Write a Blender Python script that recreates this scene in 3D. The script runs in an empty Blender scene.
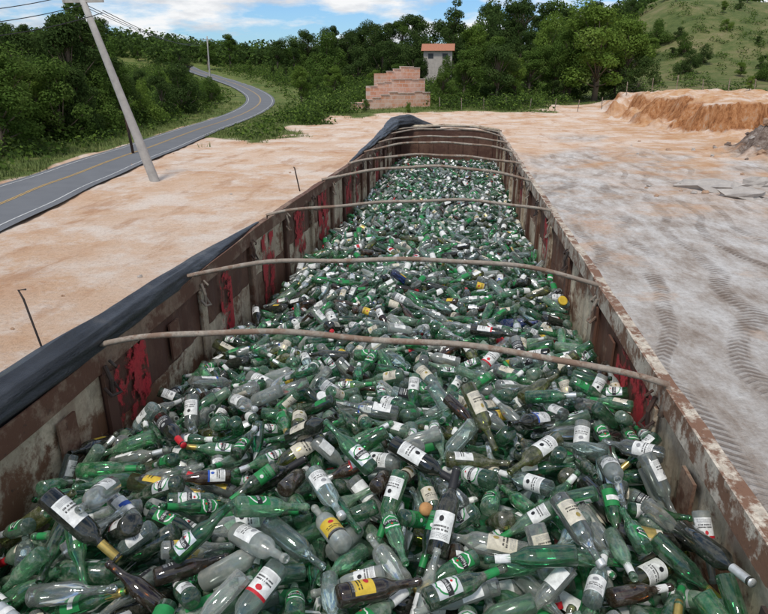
import bpy, math, random
import numpy as np
from mathutils import Matrix, Vector, noise as mnoise
random.seed(7); rng=np.random.default_rng(11)
scn=bpy.context.scene; C=scn.collection; pi=math.pi
scn.view_settings.view_transform='Standard'; scn.view_settings.look='None'; scn.view_settings.exposure=0
# ---------------------------------------------------------------- camera geometry
FPX=616.0; TH=math.radians(20.4); PS=math.radians(6.94); HC=5.0; HR=1.203; RZ=HC-HR
ct,st,cp,sp=math.cos(TH),math.sin(TH),math.cos(PS),math.sin(PS)
def PF(px,py,F):
    t=(307-py)/FPX; z=F*(t*ct-st)/(ct+t*st); D=F*ct-z*st; r=(px-384)/FPX*D
    return (r*cp-F*sp, r*sp+F*cp, HC+z)
def PZ(px,py,H):
    t=(307-py)/FPX; F=H*(ct+t*st)/(st-t*ct)
    return PF(px,py,F)
cam=bpy.data.cameras.new('camera'); co=bpy.data.objects.new('camera',cam); C.objects.link(co); scn.camera=co
co.location=(0,0,HC); co.rotation_euler=(pi/2-TH,0,PS); cam.sensor_width=36; cam.lens=FPX/768*36; cam.clip_start=.05; cam.clip_end=3000
# ---------------------------------------------------------------- materials
def mat(name):
    m=bpy.data.materials.new(name); m.use_nodes=True; nt=m.node_tree; nt.nodes.clear()
    out=nt.nodes.new('ShaderNodeOutputMaterial'); return m,nt,out
def N(nt,t,**k):
    n=nt.nodes.new(t)
    for a,b in k.items(): setattr(n,a,b)
    return n
def noise_n(nt,scale,detail=6,rough=.6,coord='Object',vec=None,sc=None,rot=None):
    if vec is None:
        tc=N(nt,'ShaderNodeTexCoord'); vec=tc.outputs[coord]
    if sc:
        mp=N(nt,'ShaderNodeMapping'); mp.inputs['Scale'].default_value=sc
        if rot: mp.inputs['Rotation'].default_value=(0,0,rot)
        nt.links.new(vec,mp.inputs[0]); vec=mp.outputs[0]
    n=N(nt,'ShaderNodeTexNoise'); n.inputs['Scale'].default_value=scale; n.inputs['Detail'].default_value=detail; n.inputs['Roughness'].default_value=rough
    nt.links.new(vec,n.inputs['Vector']); return n.outputs['Fac']
def ramp(nt,fac,stops):
    r=N(nt,'ShaderNodeValToRGB'); e=r.color_ramp.elements
    while len(e)<len(stops): e.new(.5)
    for k,(p,c) in enumerate(stops):
        e[k].position=p; e[k].color=(c,c,c,1) if isinstance(c,(int,float)) else (*c,1)
    nt.links.new(fac,r.inputs[0]); return r.outputs[0]
def mixc(nt,fac,a,b,mode='MIX'):
    m=N(nt,'ShaderNodeMix',data_type='RGBA',blend_type=mode)
    for v,i in ((fac,0),(a,6),(b,7)):
        if isinstance(v,(int,float)): m.inputs[i].default_value=v
        elif isinstance(v,tuple): m.inputs[i].default_value=(*v,1)
        else: nt.links.new(v,m.inputs[i])
    return m.outputs[2]
def math_n(nt,op,a,b=None):
    m=N(nt,'ShaderNodeMath',operation=op)
    for i,v in enumerate((a,b)):
        if v is None: continue
        if isinstance(v,(int,float)): m.inputs[i].default_value=v
        else: nt.links.new(v,m.inputs[i])
    return m.outputs[0]
def princ(nt,out,col,rough=.8,metal=0,spec=.3,bump=None,bs=.3,bd=.02):
    p=N(nt,'ShaderNodeBsdfPrincipled')
    if isinstance(col,tuple): p.inputs['Base Color'].default_value=(*col,1)
    else: nt.links.new(col,p.inputs['Base Color'])
    if isinstance(rough,(int,float)): p.inputs['Roughness'].default_value=rough
    else: nt.links.new(rough,p.inputs['Roughness'])
    p.inputs['Metallic'].default_value=metal; p.inputs['Specular IOR Level'].default_value=spec
    if bump is not None:
        b=N(nt,'ShaderNodeBump'); b.inputs['Strength'].default_value=bs; b.inputs['Distance'].default_value=bd
        nt.links.new(bump,b.inputs['Height']); nt.links.new(b.outputs[0],p.inputs['Normal'])
    nt.links.new(p.outputs[0],out.inputs[0]); return p
def glass(name,tint,dif,lo=.22,hi=.85,rough=.03,dust=.42):
    m,nt,out=mat(name)
    tr=N(nt,'ShaderNodeBsdfTransparent'); tr.inputs[0].default_value=(*tint,1)
    oi=N(nt,'ShaderNodeObjectInfo'); nz=noise_n(nt,9,3,.6)
    big=noise_n(nt,3.2,2,.5)
    d=N(nt,'ShaderNodeBsdfDiffuse'); dc=mixc(nt,oi.outputs['Random'],tuple(c*.6 for c in dif),tuple(min(1,c*1.45) for c in dif))
    dc=mixc(nt,ramp(nt,big,[(.35,0),(.65,.35)]),dc,(.20,.25,.20))
    nt.links.new(dc,d.inputs[0])
    tl=N(nt,'ShaderNodeBsdfTranslucent'); nt.links.new(dc,tl.inputs[0])
    dm=N(nt,'ShaderNodeMixShader'); dm.inputs[0].default_value=.5; nt.links.new(d.outputs[0],dm.inputs[1]); nt.links.new(tl.outputs[0],dm.inputs[2])
    lw=N(nt,'ShaderNodeLayerWeight'); lw.inputs[0].default_value=.3
    mr=N(nt,'ShaderNodeMapRange'); nt.links.new(lw.outputs['Facing'],mr.inputs[0]); mr.inputs[3].default_value=lo; mr.inputs[4].default_value=hi
    m1=N(nt,'ShaderNodeMixShader'); nt.links.new(mr.outputs[0],m1.inputs[0]); nt.links.new(tr.outputs[0],m1.inputs[1]); nt.links.new(dm.outputs[0],m1.inputs[2])
    g=N(nt,'ShaderNodeBsdfGlossy'); g.inputs['Color'].default_value=(1,1,1,1)
    rr=ramp(nt,nz,[(.35,rough),(.75,rough+.14)]); nt.links.new(rr,g.inputs['Roughness'])
    bp=N(nt,'ShaderNodeBump'); bp.inputs['Strength'].default_value=.22; bp.inputs['Distance'].default_value=.004; nt.links.new(noise_n(nt,34,2,.5),bp.inputs['Height']); nt.links.new(bp.outputs[0],g.inputs['Normal'])
    fr=N(nt,'ShaderNodeFresnel'); fr.inputs[0].default_value=1.62
    m2=N(nt,'ShaderNodeMixShader'); nt.links.new(fr.outputs[0],m2.inputs[0]); nt.links.new(m1.outputs[0],m2.inputs[1]); nt.links.new(g.outputs[0],m2.inputs[2])
    du=N(nt,'ShaderNodeBsdfDiffuse'); du.inputs[0].default_value=(.46,.43,.36,1)
    m3=N(nt,'ShaderNodeMixShader'); f=ramp(nt,noise_n(nt,30,6,.75),[(.46,0.03),(.62,.4),(.8,1)])
    f=math_n(nt,'MULTIPLY',math_n(nt,'MULTIPLY',f,dust),ramp(nt,oi.outputs['Random'],[(0,.2),(.75,1.3)]))
    nt.links.new(f,m3.inputs[0]); nt.links.new(m2.outputs[0],m3.inputs[1]); nt.links.new(du.outputs[0],m3.inputs[2])
    nt.links.new(m3.outputs[0],out.inputs[0]); return m
G1=glass('green_glass',(.32,.80,.46),(.014,.22,.07))
G2=glass('emerald_glass',(.20,.66,.40),(.007,.15,.06))
G3=glass('pale_green_glass',(.52,.88,.60),(.09,.34,.17))
G4=glass('deep_green_glass',(.12,.42,.22),(.007,.075,.026))
G5=glass('frosted_green_glass',(.62,.85,.66),(.22,.40,.26),.35,.85,.12,.6)
CL=glass('clear_glass',(.95,.98,.96),(.60,.66,.62),.14,.62)
CL2=glass('aqua_glass',(.84,.95,.92),(.40,.54,.50),.15,.65)
CL3=glass('frosted_clear_glass',(.85,.9,.87),(.55,.60,.56),.35,.8,.14,.6)
DK=glass('dark_olive_glass',(.12,.15,.05),(.010,.012,.005),.4,.95,.03,.2)
OL=glass('olive_glass',(.55,.58,.22),(.11,.13,.03),.25,.8)
AM=glass('amber_glass',(.42,.20,.05),(.045,.018,.006),.35,.9,.03,.25)
BL=glass('blue_glass',(.2,.35,.8),(.02,.05,.25),.3,.9)
GLASS=[G1,G2,G3,G4,G5,CL,CL2,CL3,DK,OL,AM,BL]
def simple(name,col,rough=.6,metal=0,spec=.3,var=.25,scale=40):
    m,nt,out=mat(name); n=noise_n(nt,scale,5,.65)
    c=mixc(nt,ramp(nt,n,[(.3,0),(.75,1)]),tuple(x*(1-var) for x in col),tuple(min(1,x*(1+var*.4)) for x in col))
    princ(nt,out,c,rough,metal,spec); return m
PAPER=simple('white_paper',(.76,.76,.72),.7,var=.35,scale=60)
CREAMP=simple('cream_paper',(.62,.57,.45),.7,var=.35,scale=60)
GREENP=simple('green_paper',(.02,.22,.06),.5)
BLACKP=simple('black_ink',(.02,.02,.022),.6)
REDP=simple('red_ink',(.5,.02,.03),.45)
BLUEP=simple('blue_ink',(.03,.09,.4),.45)
YELP=simple('yellow_paper',(.65,.45,.05),.5)
GOLD=simple('gold_foil',(.55,.4,.12),.3,.7)
SILV=simple('silver_foil',(.66,.68,.66),.35,.5)
CORK=simple('cork',(.5,.26,.1),.8)
WHITEP=simple('white_plastic',(.78,.78,.76),.35)
GREYI=simple('grey_print',(.28,.28,.28),.7)
# ---------------------------------------------------------------- mesh builder
class MB:
    def __init__(s): s.v=[]; s.f=[]; s.m=[]
    def quadbox(s,x0,x1,y0,y1,z0,z1,mi=0):
        b=len(s.v); s.v+=[(x,y,z) for z in (z0,z1) for y in (y0,y1) for x in (x0,x1)]
        for f in ((0,2,3,1),(4,5,7,6),(0,1,5,4),(2,6,7,3),(0,4,6,2),(1,3,7,5)): s.f.append(tuple(b+i for i in f)); s.m.append(mi)
    def tube(s,pts,rad,n=8,mi=0,cap=True):
        pts=[Vector(p) for p in pts]; rings=[]
        R=rad if isinstance(rad,(list,tuple)) else [rad]*len(pts)
        for i,p in enumerate(pts):
            d=(pts[min(i+1,len(pts)-1)]-pts[max(i-1,0)]).normalized()
            a=d.cross(Vector((0,0,1)) if abs(d.z)<.9 else Vector((1,0,0))).normalized(); b=d.cross(a)
            base=len(s.v)
            for k in range(n):
                q=2*pi*k/n; w=p+(a*math.cos(q)+b*math.sin(q))*R[i]; s.v.append(tuple(w))
            rings.append(base)
        for i in range(len(rings)-1):
            for k in range(n):
                k2=(k+1)%n; s.f.append((rings[i]+k,rings[i]+k2,rings[i+1]+k2,rings[i+1]+k)); s.m.append(mi)
        if cap:
            s.f.append(tuple(rings[0]+k for k in range(n))[::-1]); s.m.append(mi)
            s.f.append(tuple(rings[-1]+k for k in range(n))); s.m.append(mi)
    def lathe(s,prof,n=16,mi=0,axis='x'):
        base=len(s.v)
        for a,r in prof:
            for k in range(n):
                q=2*pi*k/n
                s.v.append((a,r*math.cos(q),r*math.sin(q)) if axis=='x' else (r*math.cos(q),r*math.sin(q),a))
        for i in range(len(prof)-1):
            for k in range(n):
                k2=(k+1)%n; s.f.append((base+i*n+k,base+i*n+k2,base+(i+1)*n+k2,base+(i+1)*n+k)); s.m.append(mi)
    def patch(s,s0,s1,wf,rad,mi=0,ns=4,nf=8,phi0=0):
        base=len(s.v)
        for i in range(ns+1):
            a=s0+(s1-s0)*i/ns; w=wf((i/ns)*2-1)
            for k in range(nf+1):
                q=phi0+w*(2*k/nf-1); s.v.append((a,rad*math.sin(q),rad*math.cos(q)))
        for i in range(ns):
            for k in range(nf):
                b=base+i*(nf+1)+k; s.f.append((b,b+1,b+nf+2,b+nf+1)); s.m.append(mi)
    def mesh(s,name,mats,smooth=True):
        me=bpy.data.meshes.new(name); me.from_pydata(s.v,[],s.f)
        for m in mats: me.materials.append(m)
        me.polygons.foreach_set('material_index',s.m)
        if smooth: me.polygons.foreach_set('use_smooth',[True]*len(s.f))
        me.update(); return me
    def build(s,name,mats,parent=None,smooth=False):
        if not isinstance(mats,(list,tuple)): mats=[mats]
        return link(name,s.mesh(name,mats,smooth),parent)
def link(name,me,parent=None):
    o=bpy.data.objects.new(name,me); C.objects.link(o)
    if parent: o.parent=parent
    return o
def tag(o,label=None,cat=None,group=None,kind=None):
    if label: o['label']=label
    if cat: o['category']=cat
    if group: o['group']=group
    if kind: o['kind']=kind
    return o
def empty(name,loc=(0,0,0)):
    o=bpy.data.objects.new(name,None); o.location=loc; o.empty_display_size=.1; C.objects.link(o); return o
# ---------------------------------------------------------------- world & sun
w=bpy.data.worlds.new('World'); scn.world=w; w.use_nodes=True; nt=w.node_tree; nt.nodes.clear()
wo=N(nt,'ShaderNodeOutputWorld'); bg=N(nt,'ShaderNodeBackground'); bg.inputs[1].default_value=.13
sk=N(nt,'ShaderNodeTexSky'); sk.sky_type='NISHITA'; sk.sun_disc=False
SE,SR=math.radians(60),math.radians(200); sk.sun_elevation=SE; sk.sun_rotation=SR; sk.air_density=1.0; sk.dust_density=.6
tc=N(nt,'ShaderNodeTexCoord'); sx=N(nt,'ShaderNodeSeparateXYZ'); nt.links.new(tc.outputs['Generated'],sx.inputs[0])
za=math_n(nt,'ADD',math_n(nt,'MAXIMUM',sx.outputs[2],0.0),.20)
cx=N(nt,'ShaderNodeCombineXYZ'); nt.links.new(math_n(nt,'DIVIDE',sx.outputs[0],za),cx.inputs[0]); nt.links.new(math_n(nt,'DIVIDE',sx.outputs[1],za),cx.inputs[1])
nz=noise_n(nt,1.25,10,.58,vec=cx.outputs[0])
cf=ramp(nt,nz,[(.44,0),(.54,1)])
shade=ramp(nt,noise_n(nt,2.6,7,.6,vec=cx.outputs[0]),[(.32,(4.4,4.7,5.2)),(.55,(7.2,7.3,7.4))])
skc=mixc(nt,1.0,sk.outputs[0],(.58,.82,1.10),'MULTIPLY')
nt.links.new(mixc(nt,cf,skc,shade),bg.inputs[0]); nt.links.new(bg.outputs[0],wo.inputs[0])
sl=bpy.data.lights.new('sun','SUN'); sl.energy=2.6; sl.angle=math.radians(8); sl.color=(1,.96,.9)
so=bpy.data.objects.new('sun',sl); C.objects.link(so)
sd=Vector((math.sin(SR)*math.cos(SE),math.cos(SR)*math.cos(SE),math.sin(SE)))
so.rotation_euler=sd.to_track_quat('Z','Y').to_euler(); so.location=(0,0,50)
# ---------------------------------------------------------------- road line
rp=[(0,204,None),(75,174,None),(150,148,None),(205,127,None),(246,112,90),(260,103,105),(258,95,120),(244,88,138),(226,82,155),(205,77,175),(185,72,200)]
ctrl=[]
for a,b,F in rp:
    p=PZ(a,b,HC) if F is None else PF(a,b,F); ctrl.append((p[0],p[1]))
ctrl=np.array(ctrl); d0=(ctrl[0]-ctrl[1])/np.hypot(*(ctrl[0]-ctrl[1]))
ctrl=np.vstack([ctrl[0]+d0*60,ctrl[0]+d0*30,ctrl[0]+d0*10,ctrl])
def spline(P,n=14):
    o=[]
    P=np.vstack([2*P[0]-P[1],P,2*P[-1]-P[-2]])
    for i in range(1,len(P)-2):
        for k in range(n):
            t=k/n; o.append(.5*((2*P[i])+(-P[i-1]+P[i+1])*t+(2*P[i-1]-5*P[i]+4*P[i+1]-P[i+2])*t*t+(-P[i-1]+3*P[i]-3*P[i+1]+P[i+2])*t**3))
    o.append(P[-2]); return np.array(o)
RC=spline(ctrl)
for _ in range(25): RC[1:-1]=.5*RC[1:-1]+.25*(RC[:-2]+RC[2:])
def sm(x): x=np.clip(x,0,1); return x*x*(3-2*x)
_g=rng.random((64,64))
def vn(x,y):
    xi=np.floor(x).astype(int); yi=np.floor(y).astype(int); fx=sm(x-xi); fy=sm(y-yi)
    a=_g[xi%64,yi%64];b=_g[(xi+1)%64,yi%64];c=_g[xi%64,(yi+1)%64];d=_g[(xi+1)%64,(yi+1)%64]
    return (a*(1-fx)+b*fx)*(1-fy)+(c*(1-fx)+d*fx)*fy-.5
def fbm(x,y,o=4):
    r=0;a=1
    for k in range(o): r=r+a*vn(x*2**k+13*k,y*2**k+7*k); a*=.5
    return r
MOUNDS=((22.5,46,1.9,4.5),(27,43,2.6,5),(25,50,1.7,4),(31,46,2.2,4))
def moundmask(x,y):
    g=0
    for bx,by,h,r in MOUNDS: g=g+np.exp(-((x-bx)**2+(y-by)**2)/(2*(r*.55)**2))
    return np.clip(g,0,1)
def terrain(x,y):
    x=np.asarray(x,float); y=np.asarray(y,float)
    F=-x*sp+y*cp
    z=.0118*np.clip(F-75,0,150)**1.35
    z=z+16*sm((F-105)/105)*sm((x-20)/45)*(1+.4*fbm(x*.03,y*.03))
    z=z+5*sm((F-150)/80)*sm((-x-70)/60)
    yb=62+fbm(x*.16,x*0+3)*7-.10*(x-20)
    lobe=sm((x-20-fbm(y*.3,x*.3)*4)/4)
    step=sm((y-yb+fbm(x*.6,y*.6)*1.6)/1.0)
    z=z+3.0*step*lobe*(1-sm((F-85)/25))*(1+.3*fbm(x*.35,y*.35))+.5*sm((y-yb+3.5)/3)*lobe*(1-step)*(1+1.6*fbm(x*.9,y*.9))
    for bx,by,h,r in MOUNDS:
        g=np.exp(-((x-bx)**2+(y-by)**2)/(2*(r*.5)**2)); z=z+h*g*(1+1.6*fbm(x*1.1,y*1.1))
    near=sm((np.hypot(x,y-10)-6)/15)
    z=z+.12*fbm(x*.25,y*.25)*near+.05*fbm(x*1.5,y*1.5)*near
    return z
def T1(x,y): return float(terrain(np.array([x]),np.array([y]))[0])
def axis(lo,hi,flo,fhi,st0,grow=1.06,mx=18):
    a=list(np.arange(flo,fhi,st0)); s_=st0; v=a[-1]
    while v<hi: s_=min(s_*grow,mx); v+=s_; a.append(v)
    s_=st0; v=a[0]; b=[]
    while v>lo: s_=min(s_*grow,mx); v-=s_; b.append(v)
    return np.array(b[::-1]+a)
XA=axis(-500,500,-30,40,.33); YA=axis(-120,800,8,72,.33)
GX,GY=np.meshgrid(XA,YA); GZ=terrain(GX,GY)
nx,ny=len(XA),len(YA)
def road_sd(x,y):
    P=RC; x=x.ravel(); y=y.ravel(); best=np.full(x.shape,1e9); side=np.zeros(x.shape)
    for i in range(0,len(P)-1):
        a=P[i]; d=P[i+1]-a; L=np.hypot(*d); u=np.clip(((x-a[0])*d[0]+(y-a[1])*d[1])/L**2,0,1)
        dx=x-a[0]-u*d[0]; dy=y-a[1]-u*d[1]; q=np.hypot(dx,dy); m=q<best
        best=np.where(m,q,best); side=np.where(m,d[0]*dy-d[1]*dx,side)
    return best,side
rd,sd_=road_sd(GX,GY); rd=rd.reshape(GX.shape); sd_=sd_.reshape(GX.shape)
GZ=GZ-.12*(1-sm((rd-2.1)/.8))
FF=-GX*sp+GY*cp; nn=fbm(GX*.15,GY*.15); n2=fbm(GX*.05+9,GY*.05)
def grass_mask(x,y,rd,sd_):
    F=-x*sp+y*cp; nn=fbm(x*.15,y*.15)
    left=(sd_>0)*sm((rd-2.2+nn*.8)/1.0)
    right=(sd_<=0)*sm((F-50-nn*14)/10)*sm((13-rd+nn*8)/4)*(x<-10)
    lim=92+nn*10-8*sm((-x-2)/12)+10*sm((x-10)/10)
    far=sm((F-lim)/6)
    return np.clip(np.maximum(np.maximum(left,right),far),0,1)
gm=grass_mask(GX,GY,rd,sd_)
n5=fbm(GX*.09+3,GY*.05+8)
grey=sm((GX-1.0+nn*1.5)/1.5)*(1-sm((GX-11-GY*.12+nn*7)/4))*(1-sm((GY-36+n5*34)/12))
grey=np.maximum(grey,.85*sm((n5-.08)/.2)*sm((GX-2)/3)*(1-sm((GY-56)/10)))
oran=np.clip(sm((GX-11+n2*14)/8)*sm((GY-22)/14)+.7*sm((nn-.03)/.3)*sm((GX-4)/4),0,1)*(1-gm)
me=bpy.data.meshes.new('ground')
vs=np.stack([GX,GY,GZ],-1).reshape(-1,3); ii=np.arange(nx*ny).reshape(ny,nx)
fs=np.stack([ii[:-1,:-1],ii[:-1,1:],ii[1:,1:],ii[1:,:-1]],-1).reshape(-1,4)
def npmesh(me,V,Fq,k,mi=None,smooth=True):
    me.vertices.add(len(V)); me.vertices.foreach_set('co',np.ascontiguousarray(V,dtype=np.float32).ravel())
    me.loops.add(len(Fq)*k); me.loops.foreach_set('vertex_index',np.ascontiguousarray(Fq,dtype=np.int32).ravel())
    me.polygons.add(len(Fq)); me.polygons.foreach_set('loop_start',np.arange(0,len(Fq)*k,k,dtype=np.int32)); me.polygons.foreach_set('loop_total',np.full(len(Fq),k,dtype=np.int32))
    if mi is not None: me.polygons.foreach_set('material_index',np.ascontiguousarray(mi,dtype=np.int32))
    me.polygons.foreach_set('use_smooth',np.full(len(Fq),smooth)); me.update(calc_edges=True)
npmesh(me,vs,fs,4)
ca=me.color_attributes.new('mask','FLOAT_COLOR','POINT')
ca.data.foreach_set('color',np.stack([gm,grey,oran,np.ones_like(gm)],-1).astype(np.float32).ravel())
hillm=sm((FF-100)/20)*sm((GX-15)/20)
ca=me.color_attributes.new('mound','FLOAT_COLOR','POINT')
ca.data.foreach_set('color',np.stack([moundmask(GX,GY),hillm,hillm*0,np.ones_like(gm)],-1).astype(np.float32).ravel())
m,nt,out=mat('bare_earth')
at=N(nt,'ShaderNodeAttribute',attribute_name='mask'); sep=N(nt,'ShaderNodeSeparateColor'); nt.links.new(at.outputs['Color'],sep.inputs[0])
at2=N(nt,'ShaderNodeAttribute',attribute_name='mound'); sep2=N(nt,'ShaderNodeSeparateColor'); nt.links.new(at2.outputs['Color'],sep2.inputs[0])
nA=noise_n(nt,.16,8,.62); nB=noise_n(nt,.9,9,.72); nC=noise_n(nt,7,7,.78); nS=noise_n(nt,.7,8,.68,sc=(1.0,.30,1),rot=.5); nD=noise_n(nt,.33,10,.72)
base=ramp(nt,nA,[(.30,(.50,.26,.14)),(.45,(.60,.39,.25)),(.55,(.66,.48,.35)),(.72,(.56,.32,.18))])
base=mixc(nt,ramp(nt,nD,[(.47,0),(.58,.85)]),base,(.73,.63,.54))
base=mixc(nt,ramp(nt,nB,[(.42,0),(.7,.5)]),base,(.70,.55,.43))
base=mixc(nt,ramp(nt,nS,[(.54,0),(.64,.6)]),base,(.44,.23,.12))
base=mixc(nt,ramp(nt,nC,[(.3,.45),(.50,0)]),base,(.30,.18,.11))
tcc=N(nt,'ShaderNodeTexCoord')
n3=noise_n(nt,.75,10,.76,sc=(1.3,.5,1)); n4=noise_n(nt,.28,6,.6)
gr=ramp(nt,n3,[(.34,(.27,.21,.165)),(.44,(.43,.37,.32)),(.53,(.58,.54,.50)),(.66,(.73,.71,.68))])
gr=mixc(nt,ramp(nt,nC,[(.35,.4),(.55,0)]),gr,(.28,.23,.19))
# tyre tracks: a few wandering strips with sharp lug marks
nw=noise_n(nt,.10,2,.5); nw2=noise_n(nt,.5,3,.5)
sxy=N(nt,'ShaderNodeSeparateXYZ'); nt.links.new(tcc.outputs['Object'],sxy.inputs[0])
xw=math_n(nt,'ADD',sxy.outputs[0],math_n(nt,'ADD',math_n(nt,'MULTIPLY',nw,7.0),math_n(nt,'ADD',math_n(nt,'MULTIPLY',nw2,.30),math_n(nt,'MULTIPLY',sxy.outputs[1],-.10))))
ph=math_n(nt,'FRACT',math_n(nt,'DIVIDE',xw,1.55)); tri=math_n(nt,'ABSOLUTE',math_n(nt,'SUBTRACT',ph,.5))
strip=ramp(nt,tri,[(.10,1),(.155,0)])
yw=math_n(nt,'ADD',sxy.outputs[1],math_n(nt,'MULTIPLY',tri,1.1)); lg=math_n(nt,'SINE',math_n(nt,'ADD',math_n(nt,'MULTIPLY',yw,34.0),math_n(nt,'MULTIPLY',nB,7.0)))
lugm=ramp(nt,math_n(nt,'ADD',math_n(nt,'MULTIPLY',lg,.5),math_n(nt,'ADD',math_n(nt,'MULTIPLY',math_n(nt,'SUBTRACT',nC,.5),.9),.5)),[(.42,.25),(.62,1)])
tread=math_n(nt,'MULTIPLY',math_n(nt,'MULTIPLY',strip,lugm),ramp(nt,n4,[(.42,.08),(.54,.9)]))
tread=math_n(nt,'MULTIPLY',tread,ramp(nt,nB,[(.38,.25),(.55,1)]))
gr=mixc(nt,math_n(nt,'MULTIPLY',tread,.8),gr,(.18,.135,.105))
base=mixc(nt,math_n(nt,'MULTIPLY',sep.outputs[1],ramp(nt,nD,[(.34,.3),(.47,1)])),base,gr)
ora=ramp(nt,nB,[(.3,(.38,.16,.06)),(.5,(.52,.29,.14)),(.7,(.60,.44,.31))])
base=mixc(nt,math_n(nt,'MULTIPLY',sep.outputs[2],ramp(nt,nD,[(.40,1),(.58,.15)])),base,ora)
geo=N(nt,'ShaderNodeNewGeometry'); sn=N(nt,'ShaderNodeSeparateXYZ'); nt.links.new(geo.outputs['Normal'],sn.inputs[0])
steep=ramp(nt,sn.outputs[2],[(.70,1),(.93,0)])
stv=noise_n(nt,1.6,9,.8,sc=(1.2,1.2,.5))
bank=ramp(nt,stv,[(.34,(.09,.04,.02)),(.45,(.28,.115,.045)),(.55,(.44,.21,.09)),(.66,(.40,.30,.22))])
base=mixc(nt,steep,base,bank)
mcol=ramp(nt,noise_n(nt,2.2,8,.78),[(.36,(.08,.055,.042)),(.5,(.20,.15,.12)),(.64,(.36,.31,.27))])
base=mixc(nt,ramp(nt,math_n(nt,'ADD',sep2.outputs[0],math_n(nt,'MULTIPLY',math_n(nt,'SUBTRACT',nB,.5),.8)),[(.15,0),(.40,1)]),base,mcol)
gcol=ramp(nt,noise_n(nt,.35,9,.75),[(.3,(.045,.07,.016)),(.45,(.09,.13,.03)),(.58,(.16,.17,.055)),(.7,(.24,.20,.10))])
hcol=ramp(nt,noise_n(nt,.12,9,.78),[(.32,(.045,.07,.02)),(.46,(.09,.115,.035)),(.57,(.15,.15,.06)),(.68,(.22,.18,.10))])
gcol=mixc(nt,sep2.outputs[1],gcol,hcol)
gf2=ramp(nt,math_n(nt,'ADD',sep.outputs[0],math_n(nt,'MULTIPLY',math_n(nt,'SUBTRACT',nC,.5),.9)),[(.35,0),(.65,1)])
base=mixc(nt,gf2,base,gcol)
hgt=math_n(nt,'ADD',math_n(nt,'MULTIPLY',nB,.6),math_n(nt,'ADD',math_n(nt,'MULTIPLY',nC,.45),math_n(nt,'MULTIPLY',math_n(nt,'MULTIPLY',tread,sep.outputs[1]),-.5)))
hgt=math_n(nt,'ADD',hgt,math_n(nt,'MULTIPLY',n3,.5))
princ(nt,out,base,.92,0,.15,bump=hgt,bs=.9,bd=.2)
me.materials.append(m); tag(link('ground',me),kind='structure')
ASP,nt,out=mat('asphalt'); princ(nt,out,ramp(nt,noise_n(nt,.8,5,.5),[(.3,(.125,.13,.138)),(.7,(.15,.155,.162))]),.85,bump=noise_n(nt,60,3),bs=.3,bd=.01)
def worn(name,col):
    m,nt,out=mat(name); princ(nt,out,mixc(nt,ramp(nt,noise_n(nt,2.5,8,.75),[(.48,0),(.66,.7)]),col,(.14,.15,.16)),.8); return m
WLINE=worn('road_white',(.55,.55,.53)); YLINE=worn('road_yellow',(.50,.32,.10))
def ribbon(name,offs,mt,lift):
    P=RC; d=np.gradient(P,axis=0); d/=np.hypot(d[:,0],d[:,1])[:,None]; nrm=np.stack([-d[:,1],d[:,0]],1)
    b=MB(); n=len(offs); zz=np.array([np.mean([T1(*(P[i]+nrm[i]*o)) for o in (-2.4,0,2.4)]) for i in range(len(P))])
    for _ in range(6): zz[1:-1]=.5*zz[1:-1]+.25*(zz[:-2]+zz[2:])
    for i in range(len(P)):
        for o in offs:
            q=P[i]+nrm[i]*o; b.v.append((q[0],q[1],zz[i]+lift-.012*abs(o)))
    for i in range(len(P)-1):
        for k in range(n-1): a=i*n+k; b.f.append((a,a+n,a+n+1,a+1)); b.m.append(0)
    return tag(b.build(name,mt,smooth=True),kind='structure')
ribbon('road',[-2.4,-2.1,-1.1,0,1.1,2.1,2.4],ASP,.05)
ribbon('road_edge_line',[-2.02,-1.95],WLINE,.06); ribbon('road_edge_line',[1.95,2.02],WLINE,.06)
ribbon('road_centre_line',[-.10,-.03],YLINE,.06); ribbon('road_centre_line',[.03,.10],YLINE,.06)
# ---------------------------------------------------------------- trailer
def rusty(name,paint,rust=(.13,.05,.025),amt=.5,sc=2.5,dark=(.06,.038,.028),holes=None,grime=.75,k4=.5):
    m,nt,out=mat(name); n1=noise_n(nt,sc,9,.74); n2=noise_n(nt,sc*7,8,.74); n3=noise_n(nt,sc*1.6,8,.7,sc=(1,1,.22)); n4=noise_n(nt,sc*.45,6,.6)
    a=ramp(nt,n2,[(.34,tuple(c*.5 for c in paint)),(.56,paint)])
    a=mixc(nt,ramp(nt,n3,[(.46,0),(.62,grime)]),a,tuple(.3*p+.7*r for p,r in zip(paint,rust)))
    a=mixc(nt,ramp(nt,n4,[(.45,0),(.62,k4)]),a,tuple(.5*p+.2*r for p,r in zip(paint,rust)))
    k=1-amt
    a=mixc(nt,ramp(nt,n1,[(max(0,k-.05),0),(min(1,k+.02),1)]),a,rust)
    a=mixc(nt,ramp(nt,n2,[(.60,0),(.67,.9)]),a,dark)
    p=princ(nt,out,a,.72,0,.35,bump=n2,bs=.5,bd=.006)
    if holes:
        t=N(nt,'ShaderNodeBsdfTransparent'); mx=N(nt,'ShaderNodeMixShader'); nh=noise_n(nt,holes,8,.75)
        nt.links.new(ramp(nt,nh,[(.47,1),(.54,0)]),mx.inputs[0]); nt.links.new(t.outputs[0],mx.inputs[1]); nt.links.new(p.outputs[0],mx.inputs[2]); nt.links.new(mx.outputs[0],out.inputs[0])
    return m
CREAM=rusty('worn_cream_paint',(.60,.51,.37),(.16,.08,.045),amt=.46); CREAM2=rusty('worn_white_rail_paint',(.64,.57,.46),(.19,.10,.06),amt=.48,sc=6,grime=.8)
BROWN=rusty('weathered_brown_paint',(.28,.19,.13),(.12,.055,.033),amt=.5,sc=3)
RUST=rusty('rusted_brown_sheet',(.16,.085,.055),(.09,.042,.028),amt=.5); RED=rusty('worn_red_paint',(.50,.03,.04),(.25,.06,.05),amt=.40,sc=5,holes=6)
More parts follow.
